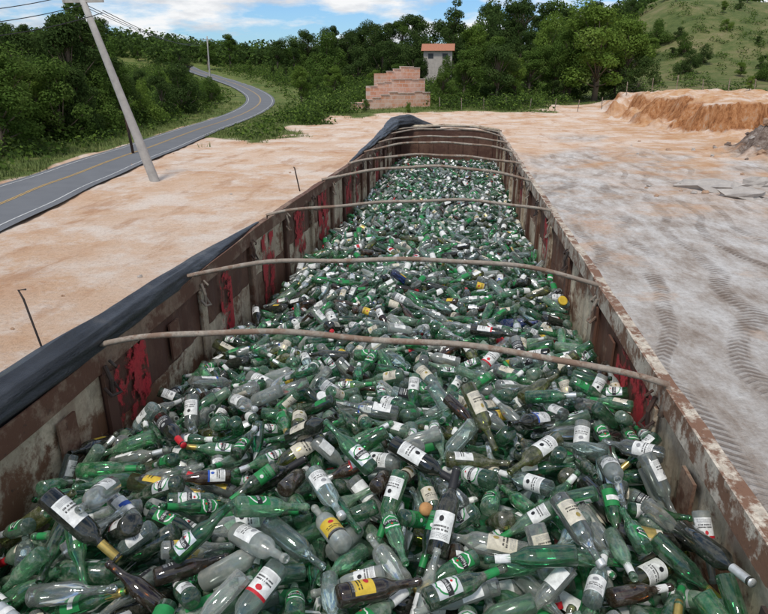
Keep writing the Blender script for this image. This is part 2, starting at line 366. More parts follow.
STEEL=rusty('weathered_steel_tube',(.36,.31,.25),(.20,.13,.09),amt=.45,sc=6); DARKM=rusty('dark_iron',(.05,.04,.035),amt=.3)
tr=empty('cargo_trailer',(0,0,0)); tag(tr,'long open cargo trailer with rusty cream side walls and curved roof bows, full of bottles','trailer')
XL,XR=-1.62,.905; Y0,Y1=.35,15.6; ZF=1.35
def bul(y): return -.10*math.exp(-((y-5.2)/2.6)**2)
def wallseg(name,x,sgn,y0,y1,z0,z1,mt,th=.03):
    b=MB(); n=max(4,int((y1-y0)/.05))
    for i in range(n+1):
        y=y0+(y1-y0)*i/n; ph=(y/.20)%1; dx=(.005 if ph<.5 else -.004)+.008*mnoise.noise((y*2.3,z0,x)); xx=x+(bul(y) if sgn<0 else 0)
        for z in (z0,z1):
            b.v.append((xx-sgn*(th/2+dx),y,z)); b.v.append((xx+sgn*th/2,y,z))
    for i in range(n):
        a=i*4
        for q in ((0,2,6,4),(1,5,7,3),(2,3,7,6),(0,4,5,1)): b.f.append(tuple(a+k for k in q)); b.m.append(0)
    b.f.append((0,1,3,2)); b.m.append(0); a=n*4; b.f.append((a,a+2,a+3,a+1)); b.m.append(0)
    return b.build(name,mt,tr)
stn=[Y0,1.2,2.43,3.65,4.75,5.8,6.8,7.8,8.55,9.3,10.05,10.8,11.55,12.3,13.05,13.8,14.7,Y1]
lmat='CCRRCRBCRRCRBRRBR'; rmat='CCBCBRBCRCRBRCRBR'
MM={'C':CREAM,'R':RUST,'B':BROWN}
for sgn,X,lm in ((-1,XL,lmat),(1,XR,rmat)):
    for i in range(len(stn)-1):
        a,b_=stn[i]+.03,stn[i+1]-.03
        zmid=RZ-.40
        wallseg('side_panel',X,sgn,a,b_,ZF,zmid,CREAM if i%4 else BROWN)
        wallseg('side_panel',X,sgn,a,b_,zmid+.004,RZ-.05,MM[lm[i]])
    for i,y in enumerate(stn):
        xx=X+(bul(y) if sgn<0 else 0)
        b=MB(); b.quadbox(xx-.035,xx+.035,y-.024,y+.024,ZF-.1,RZ-.048)
        xi=xx-sgn*.035; b.quadbox(min(xi,xi-sgn*.016),max(xi,xi-sgn*.016),y-.04,y+.04,ZF,RZ-.10)
        b.build('side_post',[CREAM,BROWN,RUST][(i*7+(sgn>0))%3],tr)
    b=MB(); ns=160
    xo0,xo1=(X-.055,X+.035) if sgn<0 else (X-.035,X+.035)
    for k in range(ns+1):
        y=Y0+(Y1-Y0)*k/ns; dz=.014*mnoise.noise((y*1.7,sgn,0))+.006*mnoise.noise((y*6,sgn,2)); dx=.016*mnoise.noise((y*1.3,sgn,5))+(bul(y) if sgn<0 else 0)
        b.v+=[(xo0+dx,y,RZ-.055),(xo1+dx,y,RZ-.055),(xo1+dx,y,RZ+dz),(xo0+dx,y,RZ+dz)]
    for k in range(ns):
        a=k*4
        for j in range(4): b.f.append((a+j,a+(j+1)%4,a+4+(j+1)%4,a+4+j)); b.m.append(0)
    b.f+= [(0,1,2,3),(ns*4+3,ns*4+2,ns*4+1,ns*4)]; b.m+=[0,0]
    b.build('top_rail',CREAM2 if sgn>0 else BROWN,tr)
    b=MB()
    for k in range(ns+1):
        y=Y0+(Y1-Y0)*k/ns; xi=(xo1 if sgn<0 else xo0)+.016*mnoise.noise((y*1.3,sgn,5))+(bul(y) if sgn<0 else 0)
        b.v+=[(xi-.005,y,RZ-.085),(xi+.005,y,RZ-.085),(xi+.005,y,RZ+.022),(xi-.005,y,RZ+.022)]
    for k in range(ns):
        a=k*4
        for j in range(4): b.f.append((a+j,a+(j+1)%4,a+4+(j+1)%4,a+4+j)); b.m.append(0)
    b.build('rail_lip',BROWN if sgn<0 else CREAM2,tr)
    for i,y in enumerate(stn[1:-1]):
        xi=X-sgn*.052+(bul(y) if sgn<0 else 0)
        b=MB(); b.tube([(xi,y-.05,RZ-.15),(xi-sgn*.03,y-.05,RZ-.19),(xi-sgn*.03,y+.03,RZ-.21),(xi,y+.03,RZ-.16)],.008,6)
        b.tube([(xi,y-.02,RZ-.05),(xi-sgn*.02,y-.02,RZ-.12),(xi-sgn*.01,y-.01,RZ-.19)],.010,6)
        b.tube([(xi,y+.02,RZ-.04),(xi-sgn*.025,y+.025,RZ-.07),(xi-sgn*.01,y+.05,RZ-.09)],.007,6)
        b.build('latch',DARKM if i%2 else STEEL,tr)
    for y in ((1.0,2.1,3.2) if sgn<0 else (1.35,2.0,3.25)):
        xi=X-sgn*.032+(bul(y) if sgn<0 else 0)
        b=MB(); b.quadbox(min(xi,xi-sgn*.012),max(xi,xi-sgn*.012),y-.07,y+.05,RZ-.36,RZ-.14); b.build('hinge_plate',DARKM if y in (1.35,) else BROWN,tr)
for X,sgn,y0,y1,z0,z1 in ((XL,-1,2.5,2.85,.06,.46),(XL,-1,4.0,4.25,.10,.7),(XL,-1,5.05,5.4,.08,.75),(XL,-1,6.1,6.5,.06,.6),(XL,-1,7.1,7.6,.06,.7),(XL,-1,8.7,9.1,.06,.7),(XL,-1,9.5,9.8,.06,.7),(XL,-1,11.7,12.2,.1,.7),(XR,1,2.50,3.12,.04,.40),(XR,1,5.9,6.3,.1,.5),(XR,1,8.7,9.1,.1,.5)):
    b=MB(); n=10
    for k in range(n+1):
        y=y0+(y1-y0)*k/n; xi=X-sgn*.031+(bul(y) if sgn<0 else 0); b.v+=[(xi,y,RZ-z1+.07*random.random()),(xi,y,RZ-z0-.05*random.random())]
    for k in range(n): b.f.append((2*k,2*k+1,2*k+3,2*k+2)); b.m.append(0)
    b.build('red_paint_patch',RED,tr)
b=MB(); b.quadbox(XL-.05,XR+.05,Y1,Y1+.05,ZF,RZ+.02)
for k in range(7):
    x=XL+.15+k*.36; b.quadbox(x,x+.07,Y1-.03,Y1-.001,ZF,RZ-.05)
b.build('front_wall',RUST,tr)
b=MB(); b.tube([(XL,Y1-.03,RZ+.02),(XL+.5,Y1-.03,RZ+.10),(-.38,Y1-.03,RZ+.13),(XR-.5,Y1-.03,RZ+.10),(XR,Y1-.03,RZ+.02)],.035,8); b.build('front_top_frame',CREAM,tr,True)
b=MB(); b.quadbox(XL-.04,XR+.04,Y0-.06,Y0,ZF,RZ-.08); b.build('tailgate',CREAM,tr)
b=MB(); b.quadbox(XL-.14,XR+.04,Y0,Y1,ZF-.08,ZF-.003); b.build('floor',RUST,tr)
b=MB(); b.quadbox(-.85,-.7,.5,Y1-.5,ZF-.4,ZF-.083); b.quadbox(-.05,.1,.5,Y1-.5,ZF-.4,ZF-.083)
for y in np.arange(1,Y1,1.5): b.quadbox(XL,XR,y,y+.08,ZF-.2,ZF-.084)
b.build('chassis',DARKM,tr)
RUB=simple('tyre_rubber',(.03,.03,.03),.85)
tyre=MB(); tyre.lathe([(-.13,.28),(-.14,.46),(-.10,.51),(.10,.51),(.14,.46),(.13,.28)],28); tym=tyre.mesh('tyre',[RUB])
rim=MB(); rim.lathe([(-.1,.285),(-.12,.25),(-.04,.2),(-.06,.08),(-.1,.07),(-.1,.001)],24); rim.lathe([(.1,.285),(.12,.25),(.04,.2),(.06,.08),(.1,.07),(.1,.001)],24); rimm=rim.mesh('rim',[STEEL])
for y in (3,4.3,5.6,12.0,13.3):
    for x in (XL+.16,XR-.16):
        wm=link('wheel',tym,tr); wm.location=(x,y,.51); link('rim',rimm,wm)
for i,(yr,yl,rise) in enumerate(((2.38,2.44,.12),(3.70,3.46,.15),(5.9,5.4,.11),(7.8,7.5,.15),(9.3,9.1,.12),(10.8,10.6,.16),(12.3,12.1,.13),(13.8,13.7,.16),(14.9,14.9,.13))):
    b=MB(); pts=[]; x0=XL-.01+bul(yl); x1=XR-.035
    for k in range(29):
        u=k/28; x=x0+(x1-x0)*u; q=abs(2*u-1)
        z=RZ+.03+rise*(1-q**2.4)+.008*math.sin(u*9+i)+.006*math.sin(u*21+i*3)
        pts.append((x,yl+(yr-yl)*u+.03*math.sin(u*pi*1.3+i*2),z))
    pts=[(x0,pts[0][1],RZ-.05)]+pts+[(x1+.01,pts[-1][1],RZ-.0),(x1-.01,pts[-1][1]-.02,RZ-.10)]
    b.tube(pts,.0145 if i<3 else .018,8); b.build('roof_bow',STEEL,tr,True)
# ---------------------------------------------------------------- tarps
TARP,nt,out=mat('black_tarpaulin'); princ(nt,out,ramp(nt,noise_n(nt,4,7,.65),[(.3,(.012,.014,.017)),(.6,(.030,.034,.040)),(.78,(.08,.075,.068))]),ramp(nt,noise_n(nt,7,4,.6),[(.3,.30),(.7,.5)]),0,.5,bump=noise_n(nt,16,7,.65,sc=(1,.3,1)),bs=.6,bd=.03)
def tarp(path,rad,label,seed,nr=32,drape=1.2,m_=320,wr=1.0):
    P=np.array(path,float); s=np.r_[0,np.cumsum(np.linalg.norm(np.diff(P,axis=0),axis=1))]; u=np.linspace(0,s[-1],m_)
    Q=np.stack([np.interp(u,s,P[:,k]) for k in range(3)],1); R=np.interp(u,s,rad)
    for _ in range(6): Q[1:-1]=.5*Q[1:-1]+.25*(Q[:-2]+Q[2:])
    d=np.gradient(Q,axis=0); b=MB()
    for i in range(m_):
        t=Vector(d[i]).normalized(); sd2=Vector((t.y,-t.x,0)).normalized(); up=Vector((0,0,1)); y=u[i]
        for k in range(nr):
            q=2*pi*k/nr; c_,s_=math.cos(q),math.sin(q)
            ridge=abs(mnoise.noise((c_*1.9+seed,y*.8,s_*1.9)))-.2
            fold=abs(mnoise.noise((c_*2.6+y*.5,y*.25,s_*2.6+seed)))-.2
            wob=1+wr*(.45*ridge+.7*fold+.12*mnoise.noise((c_*5,y*4,s_*5+seed)))
            v=Vector(Q[i])+sd2*(c_*R[i]*1.1*wob)+up*(s_*R[i]*.9*wob)
            if s_<-.2 and c_<0: v.z-=R[i]*drape*abs(c_)
            b.v.append(tuple(v))
    for i in range(m_-1):
        for k in range(nr): k2=(k+1)%nr; b.f.append((i*nr+k,i*nr+k2,(i+1)*nr+k2,(i+1)*nr+k)); b.m.append(0)
    b.f.append(tuple(range(nr))[::-1]); b.m.append(0); b.f.append(tuple((m_-1)*nr+k for k in range(nr))); b.m.append(0)
    tag(b.build('rolled_tarpaulin',TARP,smooth=True),label,'tarpaulin')
tarp([(XL-.07,.25,RZ+.07),(XL-.07,2.2,RZ+.06),(XL-.095,3.3,RZ+.045),(XL-.13,4.2,RZ+.02),(XL-.14,5.2,RZ+.0)],[.092,.085,.066,.042,.012],'creased black tarpaulin rolled along the near part of the left rail',2.5,drape=.25,wr=.8)
tarp([(XL-.06,9.5,RZ+.0),(XL-.05,10.5,RZ+.03),(XL-.03,12.0,RZ+.07),(XL-.02,13.5,RZ+.11),(XL,15.2,RZ+.17),(XL+.35,15.72,RZ+.19),(XL+.8,15.76,RZ+.11),(XL+1.1,15.76,RZ+.06)],[.012,.03,.055,.08,.13,.15,.07,.02],'black tarpaulin bunched over the far left corner of the trailer',9.1,drape=.3,wr=1.3)
p=PZ(53,368,HR); b=MB(); b.tube([(p[0]-.02,p[1],RZ-1.3),(p[0],p[1],RZ-.1),(p[0]-.07,p[1],RZ+.32),(p[0]-.085,p[1],RZ+.36),(p[0]-.05,p[1],RZ+.365)],.0045,6)
tag(b.build('iron_rod',DARKM,smooth=True),'thin rusty iron rod with hooked tip sticking up left of the tarpaulin','rod')
p=PZ(300,192,HC); b=MB(); b.tube([(p[0],p[1],0),(p[0]-.2,p[1],1.1),(p[0]-.25,p[1],1.15)],.03,6)
tag(b.build('marker_stake',DARKM,smooth=True),'short leaning stake in the bare earth left of the trailer','stake')
# ---------------------------------------------------------------- bottles: kinds
kinds={
 'long':dict(L=.245,r=.0300,prof=[(0,.0),(.002,.025),(.006,.030),(.118,.030),(.134,.0272),(.155,.0180),(.175,.0138),(.228,.0118),(.229,.0140),(.236,.0140),(.239,.0124),(.245,.0124),(.244,.0090),(.225,.0085)],lab=(.026,.096),nk=(.176,.220,.0138)),
 'big':dict(L=.295,r=.0355,prof=[(0,.0),(.002,.031),(.007,.0355),(.146,.0355),(.166,.0315),(.190,.0195),(.212,.0145),(.276,.0124),(.277,.0150),(.286,.0150),(.295,.0134),(.294,.010),(.27,.0090)],lab=(.032,.115),nk=(.212,.262,.0150)),
 'wine':dict(L=.32,r=.0370,prof=[(0,.0),(.003,.031),(.008,.0370),(.185,.0370),(.205,.0325),(.224,.0185),(.238,.0140),(.306,.0132),(.307,.0152),(.314,.0152),(.32,.0138),(.319,.0105),(.30,.010)],lab=(.05,.15),nk=(.24,.31,.0154)),
 'spirit':dict(L=.285,r=.0395,prof=[(0,.0),(.003,.035),(.008,.0395),(.165,.0395),(.184,.035),(.200,.021),(.212,.0150),(.265,.0138),(.266,.0160),(.277,.0160),(.285,.0145),(.284,.011),(.265,.0105)],lab=(.04,.13),nk=(.214,.26,.0154)),
}
for k,sc_ in zip(kinds.values(),(.90,.88,.92,.84)):
    k['L']*=sc_; k['r']*=sc_; k['prof']=[(a*sc_,r*sc_) for a,r in k['prof']]; k['lab']=tuple(a*sc_ for a in k['lab']); k['nk']=tuple(a*sc_ for a in k['nk']); k['k']=sc_
    L=k['L']; k['c']=[(s-L/2,r) for s,r in k['prof']]
    ss=np.linspace(-L/2+.004,L/2-.002,12); k['ss']=ss; k['rs']=np.interp(ss,[a for a,_ in k['c'][:11]],[r for _,r in k['c'][:11]])
tcv=bpy.data.curves.new('lettering','FONT'); tcv.body='Heineken'; tcv.size=1; tcv.resolution_u=1
to=bpy.data.objects.new('t',tcv); C.objects.link(to); dg=bpy.context.evaluated_depsgraph_get(); dg.update()
tm=bpy.data.meshes.new_from_object(to.evaluated_get(dg)); bpy.data.objects.remove(to)
TV=np.array([v.co[:2] for v in tm.vertices]); TFc=[tuple(p.vertices) for p in tm.polygons]
TV-=(TV.max(0)+TV.min(0))/2; TWd=TV[:,0].max()-TV[:,0].min(); TV/=TWd
def add_text(b,sc,s0,rad,mi):
    base=len(b.v)
    for u,v in TV:
        q=-u*sc/rad; b.v.append((s0+v*sc*1.35,rad*math.sin(q),rad*math.cos(q)))
    for f in TFc: b.f.append(tuple(base+i for i in f)); b.m.append(mi)
def body_mesh(kind,mt,n=20):
    b=MB(); b.lathe(kinds[kind]['c'],n); return b.mesh('bottle_body',[mt])
LABM=[PAPER,CREAMP,GREENP,BLACKP,REDP,BLUEP,YELP,GOLD,SILV,GREYI]
def label_mesh(kind,design):
    K=kinds[kind]; a0,a1=K['lab']; L=K['L']; a0-=L/2; a1-=L/2; r=K['r']+.0005; b=MB(); mid=(a0+a1)/2
    rect=lambda w:(lambda u:w); oval=lambda w:(lambda u:w*math.sqrt(max(0.0004,1-u*u)))
    if design=='oval':
        b.patch(a0,a1,rect(1.25),r,2,4,14); b.patch(a0+.004,a1-.004,oval(1.12),r+.0004,0,12,14); b.patch(a0+.009,a1-.009,oval(.98),r+.0008,2,12,14)
        b.patch(mid-.0085,mid+.0085,rect(1.15),r+.0012,3,3,14); add_text(b,.050*K['k']/.88,mid,r+.0016,0)
        b.patch(a1-.022,a1-.014,oval(.14),r+.0013,4,4,4)
    elif design=='white_oval':
        b.patch(a0,a1,rect(1.2),r,8,6,14); b.patch(a0+.004,a1-.004,oval(1.05),r+.0004,2,12,14); b.patch(a0+.009,a1-.009,oval(.9),r+.0008,0,12,14)
        b.patch(mid-.0085,mid+.0085,rect(1.12),r+.0012,3,3,14); add_text(b,.050*K['k']/.88,mid,r+.0016,0); b.patch(a1-.025,a1-.017,oval(.13),r+.0013,4,4,4)
    else:
        pm,mk=dict(white=(0,3),cream=(1,7),red=(0,4),blue=(0,5),yellow=(6,4),black=(3,8),faded=(0,9),green=(2,0))[design]
        b.patch(a0,a1,rect(1.25),r,pm,3,14); H=a1-a0; R=random.Random(design+kind)
        b.patch(a0+H*.62,a0+H*.84,oval(R.uniform(.18,.36)),r+.0005,mk,6,8)
        if design in('red','blue'): b.patch(a0+H*.88,a1,rect(1.25),r+.0005,mk,2,10)
        if design=='yellow': b.patch(a0,a0+H*.16,rect(1.25),r+.0005,3,2,10)
        for row in range(2):
            s_=a0+H*(.44-.12*row); x=-.8
            while x<.75:
                w_=R.uniform(.02,.06); b.patch(s_,s_+H*.06,rect(w_),r+.0006,3 if pm!=3 else 0,1,2,phi0=x+w_); x+=2*w_+R.choice([.03,.03,.03,.12])
        for row in range(4):
            s_=a0+H*(.22-.05*row); x=-.9
            while x<.85:
                w_=R.uniform(.04,.14); b.patch(s_,s_+H*.018,rect(w_),r+.0006,9 if pm!=3 else 8,1,2,phi0=x+w_); x+=2*w_+.05
    return b.mesh('paper_label',LABM)
def neck_mesh(kind,mt,foil=False):
    K=kinds[kind]; a0,a1,r=K['nk']; L=K['L']; r*=K['k']; b=MB()
    if foil: b.lathe([(a0-L/2,r+.001),(L/2-.012,r+.0008),(L/2+.001,r+.0002),(L/2+.0015,.001)],16)
    else: b.lathe([(a0-L/2,r+.0012),(a1-L/2,r+.0002)],16)
    return b.mesh('neck_label',[mt])
def cap_mesh(kind,mt):
    L=kinds[kind]['L']; b=MB(); R=(.0155 if kind!='spirit' else .0172)*kinds[kind]['k']
    b.lathe([(L/2-.016,R),(L/2+.002,R),(L/2+.004,R-.002),(L/2+.0045,.001)],14); return b.mesh('bottle_cap',[mt])
cache={}
def get(fn,*a):
    k=(fn.__name__,)+tuple(getattr(x,'name',x) for x in a)
    if k not in cache: cache[k]=fn(*a)
    return cache[k]
# ---------------------------------------------------------------- heap: drop bottles one after another on a height field
CS=.012; hx0,hx1=XL+.03,XR-.03; hy0,hy1=Y0+.02,Y1-.06
HX=int((hx1-hx0)/CS)+2; HY=int((hy1-hy0)/CS)+2
hxs=hx0+np.arange(HX)*CS; hys=hy0+np.arange(HY)*CS; hgx,hgy=np.meshgrid(hxs,hys,indexing='ij')
def target(x,y):
    H=np.interp(y,[0,1.5,2.5,3.6,5,8,15.6],[1.37,1.41,1.49,1.61,1.73,1.88,1.94])
    u=(x-(XL+XR)/2)/((XR-XL)/2)
    m=.09*(1-np.abs(u)**2.4)-.05+.07*u*np.interp(y,[0,2,5,7],[.6,1,.4,0])
    return HC-H+m+.09*fbm(np.asarray(x)*.9+5,np.asarray(y)*.6)+.07*fbm(np.asarray(x)*2.5,np.asarray(y)*2.2)
HB=target(hgx,hgy)-.15; Hh=HB.copy()
DL=np.linspace(-.9,.9,5)
placed=[]
def evalc(kind,xs,ys,yaws):
    K=kinds[kind]; ss,rs=K['ss'],K['rs']; cy,sy=np.cos(yaws)[:,None,None],np.sin(yaws)[:,None,None]
    S=ss[None,:,None]*.96; D=(rs[:,None]*DL[None,:])[None]
    X=xs[:,None,None]+S*cy-D*sy; Y=ys[:,None,None]+S*sy+D*cy
    ix=np.clip(((X-hx0)/CS+.5).astype(int),0,HX-1); iy=np.clip(((Y-hy0)/CS+.5).astype(int),0,HY-1)
    need=Hh[ix,iy]+(rs[:,None]*np.sqrt(1-DL[None,:]**2))[None]*.92
    P=need.max(2)
    l=ss<0; sl_,sr_=ss[l],ss[~l]; Pl,Pr=P[:,l],P[:,~l]
    w_=(0-sl_[:,None])/(sr_[None,:]-sl_[:,None]); h=Pl[:,:,None]*(1-w_)+Pr[:,None,:]*w_
    fl=h.reshape(len(xs),-1); k=fl.argmax(1); z=fl.max(1); i,j=np.unravel_index(k,w_.shape)
    n=np.arange(len(xs)); slope=(Pr[n,j]-Pl[n,i])/(sr_[j]-sl_[i]); return z,np.arctan(slope)
def stamp(kind,x,y,z,yaw,pit):
    K=kinds[kind]; L=K['L']; s=np.linspace(-L/2,L/2,int(L/CS*1.6)); r=np.interp(s,K['ss'],K['rs'])
    d=np.linspace(-1,1,9); S=s[:,None]*math.cos(pit); D=r[:,None]*d[None]
    X=x+S*math.cos(yaw)-D*math.sin(yaw); Y=y+S*math.sin(yaw)+D*math.cos(yaw); Z=z+s[:,None]*math.sin(pit)+r[:,None]*np.sqrt(1-d**2)[None]
    ix=np.clip(((X-hx0)/CS+.5).astype(int),0,HX-1); iy=np.clip(((Y-hy0)/CS+.5).astype(int),0,HY-1)
    np.maximum.at(Hh,(ix,iy),Z)
kn=list(kinds)
def clampx(kind,xs,yaws):
    e=np.abs(np.cos(yaws))*kinds[kind]['L']/2+.02; return np.clip(xs,hx0+e,hx1-e)
def clampy(kind,ys,yaws):
    e=np.abs(np.sin(yaws))*kinds[kind]['L']/2+.02; return np.clip(ys,hy0+e,hy1-e)
NB=10500; KC=6
for it in range(NB):
    kind=random.choices(kn,(.62,.15,.12,.11))[0]
    yc=hy0+(hy1-hy0)*(rng.random()**1.05)
    xs=rng.uniform(hx0,hx1,KC); ys=np.clip(yc+rng.uniform(-.3,.3,KC),hy0,hy1); yw=rng.uniform(0,2*pi,KC)
    xs=clampx(kind,xs,yw); ys=clampy(kind,ys,yw)
    z,pt=evalc(kind,xs,ys,yw); sc=z-target(xs,ys)-.015*np.abs(pt); sc[np.abs(pt)>1.0]+=1
    b_=int(sc.argmin())
    if sc[b_]>.035: continue
    stamp(kind,xs[b_],ys[b_],z[b_],yw[b_],pt[b_]); placed.append([kind,xs[b_],ys[b_],z[b_],yw[b_],pt[b_],None])
heroes=[((430,570),(460,492),'wine','dark','white',1.36),((384,508),(411,582),'long','green','oval',1.36),((285,450),(345,474),'wine','dark','cream',1.42),
((392,466),(458,490),'wine','dark','white',1.38),((562,446),(503,480),'wine','olive','white',1.40),((552,428),(502,458),'wine','dark','blue',1.42),((455,425),(506,466),'wine','olive','cream',1.44),
((308,482),(350,540),'spirit','clear','faded',1.38),((378,498),(322,466),'big','green','white_oval',1.40),((405,437),(338,430),'spirit','clear','white',1.45),((520,408),(585,420),'big','green',None,1.46),
((662,475),(600,450),'spirit','clear','faded',1.44),((690,522),(726,572),'long','clear','red',1.40),((58,556),(124,576),'wine','dark','white',1.40),((236,556),(292,600),'spirit','clear','faded',1.38),
((246,552),(304,527),'big','green','oval',1.38),((552,530),(602,584),'spirit','clear','cream',1.38),((690,540),(752,604),'wine','dark',None,1.40),((360,600),(400,585),'big','amber','yellow',1.33),
((440,600),(492,580),'big','green','white_oval',1.33),((560,582),(496,580),'big','green',None,1.36),((160,430),(190,470),'wine','dark','black',1.5),((232,470),(262,430),'long','green','oval',1.45),
((330,405),(272,390),'long','green','white_oval',1.5),((640,560),(622,520),'long','green','oval',1.4),((180,580),(236,560),'long','green','white_oval',1.38),((120,520),(90,575),'spirit','clear','white',1.42),
((605,470),(614,530),'spirit','clear','faded',1.42),((466,345),(520,352),'wine','dark','red',1.6),((240,350),(290,372),'long','green','oval',1.6)]
for (bx,by),(nx_,ny_),kind,colr,des,H in heroes:
    a=PZ(bx,by,H); c=PZ(nx_,ny_,H); yaw=math.atan2(c[1]-a[1],c[0]-a[0]); xs=clampx(kind,np.array([(a[0]+c[0])/2]),np.array([yaw])); ys=clampy(kind,np.array([(a[1]+c[1])/2]),np.array([yaw]))
    z,pt=evalc(kind,xs,ys,np.array([yaw])); stamp(kind,xs[0],ys[0],z[0],yaw,pt[0]); placed.append([kind,xs[0],ys[0],z[0],yaw,pt[0],(colr,des)])
print('placed',len(placed))
def Hat(x,y): return float(Hh[min(max(int((x-hx0)/CS+.5),0),HX-1),min(max(int((y-hy0)/CS+.5),0),HY-1)])
def visfrac(p):
    kind,x,y,z,yaw,pit,_=p; K=kinds[kind]; c=0
    for s,r in zip(K['ss'],K['rs']):
        if z+s*math.sin(pit)+r*.95>=Hat(x+s*math.cos(pit)*math.cos(yaw),y+s*math.cos(pit)*math.sin(yaw))-.012: c+=1
    return c/12
def choose(kind):
    r=random.random()
    if kind=='long': c='green' if r<.70 else ('clear' if r<.95 else 'amber')
    elif kind=='big': c='green' if r<.52 else ('amber' if r<.57 else ('clear' if r<.88 else 'olive'))
    elif kind=='wine': c='dark' if r<.38 else ('green' if r<.58 else ('olive' if r<.78 else ('clear' if r<.985 else 'blue')))
    else: c='clear' if r<.86 else ('green' if r<.99 else 'blue')
    r=random.random()
    if c=='green': d=random.choice(['oval','white_oval','oval','white_oval','green']) if r<.46 else (random.choice(['white','faded','cream']) if r<.66 else None)
    else: d=random.choice(['white','cream','red','blue','faded','faded','black','faded','white','white','yellow','cream']) if r<.66 else None
    return c,d
GM={'green':[G1,G2,G3,G1,G4,G2,G5],'clear':[CL,CL2,CL,CL3],'dark':[DK],'olive':[OL],'amber':[AM],'blue':[BL]}
for i,p in enumerate(placed):
    if p[6] is None: p[6]=choose(p[0])
    p.append(visfrac(p))
order=sorted(range(len(placed)),key=lambda i:placed[i][2])
ind=set(); cnt={}
for i in order:
    p=placed[i]
    if p[7]<.4 or p[2]<1.15 or p[2]>5.2: continue
    if abs(p[1]+.15)>.62*p[2]+.55: continue
    k=p[6][0]
    if cnt.get(k,0)>=300: continue
    cnt[k]=cnt.get(k,0)+1; ind.add(i)
print('individual',cnt)
cname={'green':'green','clear':'clear','dark':'dark','olive':'olive','amber':'amber','blue':'blue'}
dname={None:'without label','oval':'with green oval label','white_oval':'with white oval label','green':'with green label','white':'with white label','faded':'with faded label','cream':'with cream label','red':'with red label','blue':'with blue label','black':'with black label','yellow':'with yellow label'}
def matrix(x,y,z,yaw,pit,roll):
    return Matrix.Translation((x,y,z))@Matrix.Rotation(yaw,4,'Z')@Matrix.Rotation(-pit,4,'Y')@Matrix.Rotation(roll,4,'X')
proto={}
def make_bottle(kind,colr,des,neck,cap,gi):
    key=(kind,colr,des,neck,cap,gi)
    if key not in proto:
        r=bpy.data.objects.new(cname[colr]+'_bottle',None); r.empty_display_size=.05
        kids=[('bottle_body',get(body_mesh,kind,GM[colr][gi]))]
        if des: kids.append(('paper_label',get(label_mesh,kind,des)))
        if neck: kids.append(('neck_label',get(neck_mesh,kind,neck[0],neck[1])))
        if cap: kids.append(('bottle_cap',get(cap_mesh,kind,cap)))
        proto[key]=(r,[bpy.data.objects.new(nme,me_) for nme,me_ in kids])
    r,ch=proto[key]; r2=r.copy(); C.objects.link(r2)
    for o in ch: c=o.copy(); C.objects.link(c); c.parent=r2
    return r2
def dirword(yaw):
    a=math.degrees(yaw-PS)%360; return ['pointing right','to far right','pointing away','to far left','pointing left','to near left','pointing nearer','to near right'][int(((a+22.5)%360)//45)]
for i in sorted(ind):
    kind,x,y,z,yaw,pit,(colr,des),vf=placed[i]
    neck=cap=None; r=random.random()
    if colr=='green' and kind in('long','big'):
        if r<.18: neck=(GREENP,False)
        elif r<.38: neck=(PAPER,False)
        elif r<.42: neck=(GOLD,True)
        elif r<.62: neck=(SILV,False)
    elif kind=='wine':
        if r<.25: neck=(random.choice([BLACKP,BLACKP,REDP,GOLD,SILV]),True)
        elif r<.35: neck=(PAPER,False)
    elif kind=='spirit':
        if r<.4: cap=random.choice([REDP,WHITEP,SILV,WHITEP,BLACKP,SILV,SILV])
    else:
        if r<.35: neck=(random.choice([PAPER,PAPER,REDP,SILV]),False)
    gi=random.randrange(len(GM[colr]))
    o=make_bottle(kind,colr,des,neck,cap,gi)
    hero=i>=len(placed)-len(heroes)
    roll=random.gauss(0,.3 if hero else .55) if (hero or (des and random.random()<.8)) else random.uniform(0,2*pi)
    o.matrix_world=matrix(x,y,z,yaw,pit,roll)
    u=(x-XL)/(XR-XL); col='by left wall' if u<.16 else 'left of centre' if u<.4 else 'at centre' if u<.6 else 'right of centre' if u<.84 else 'by right wall'
    row='at bottom edge' if y<1.65 else 'before first bow' if y<2.1 else 'under first bow' if y<2.7 else 'beyond first bow' if y<3.25 else 'under second bow' if y<3.9 else 'beyond second bow'
    lb=f"{cname[colr]} bottle {dname[des]}, neck {dirword(yaw)}, {col}, {row}"
    if len(lb.split())<16: lb={'wine':'tall ','spirit':'wide ','big':'large ','long':'small '}[kind]+lb
    o['label']=lb; o['category']='bottle'; o['group']='glass bottles heaped in the trailer'
def low(kind,n=10):
    c=kinds[kind]['c']; idx=[0,1,2,3,4,5,6,7,9,10] if kind!='long' else [0,2,3,4,5,6,7,9,11]
    b=MB(); b.lathe([c[i] for i in idx if i<len(c)],n); body=(np.array(b.v),np.array(b.f))
    K=kinds[kind]; L=K['L']; b=MB(); b.patch(K['lab'][0]-L/2,K['lab'][1]-L/2,lambda u:1.25,K['r']+.0012,0,2,6); lab=(np.array(b.v),np.array(b.f))
    rn=K['nk'][2]*K['k']; b=MB(); b.lathe([(K['nk'][0]-L/2,rn+.0012),(L/2-.01,rn+.0008),(L/2,.004)],7); nk=(np.array(b.v),np.array(b.f))
    b=MB(); b.patch(K['lab'][0]-L/2+.025,K['lab'][1]-L/2-.02,lambda u:.8,K['r']+.0022,0,1,4); mk=(np.array(b.v),np.array(b.f))
    return body,lab,nk,mk
lows={k:low(k) for k in kn}
HM=GLASS+[PAPER,CREAMP,GREENP,BLACKP,REDP,BLUEP,YELP,GOLD,SILV,WHITEP]; hi={m_.name:i for i,m_ in enumerate(HM)}
V=[];Fc=[];MI=[];off=0
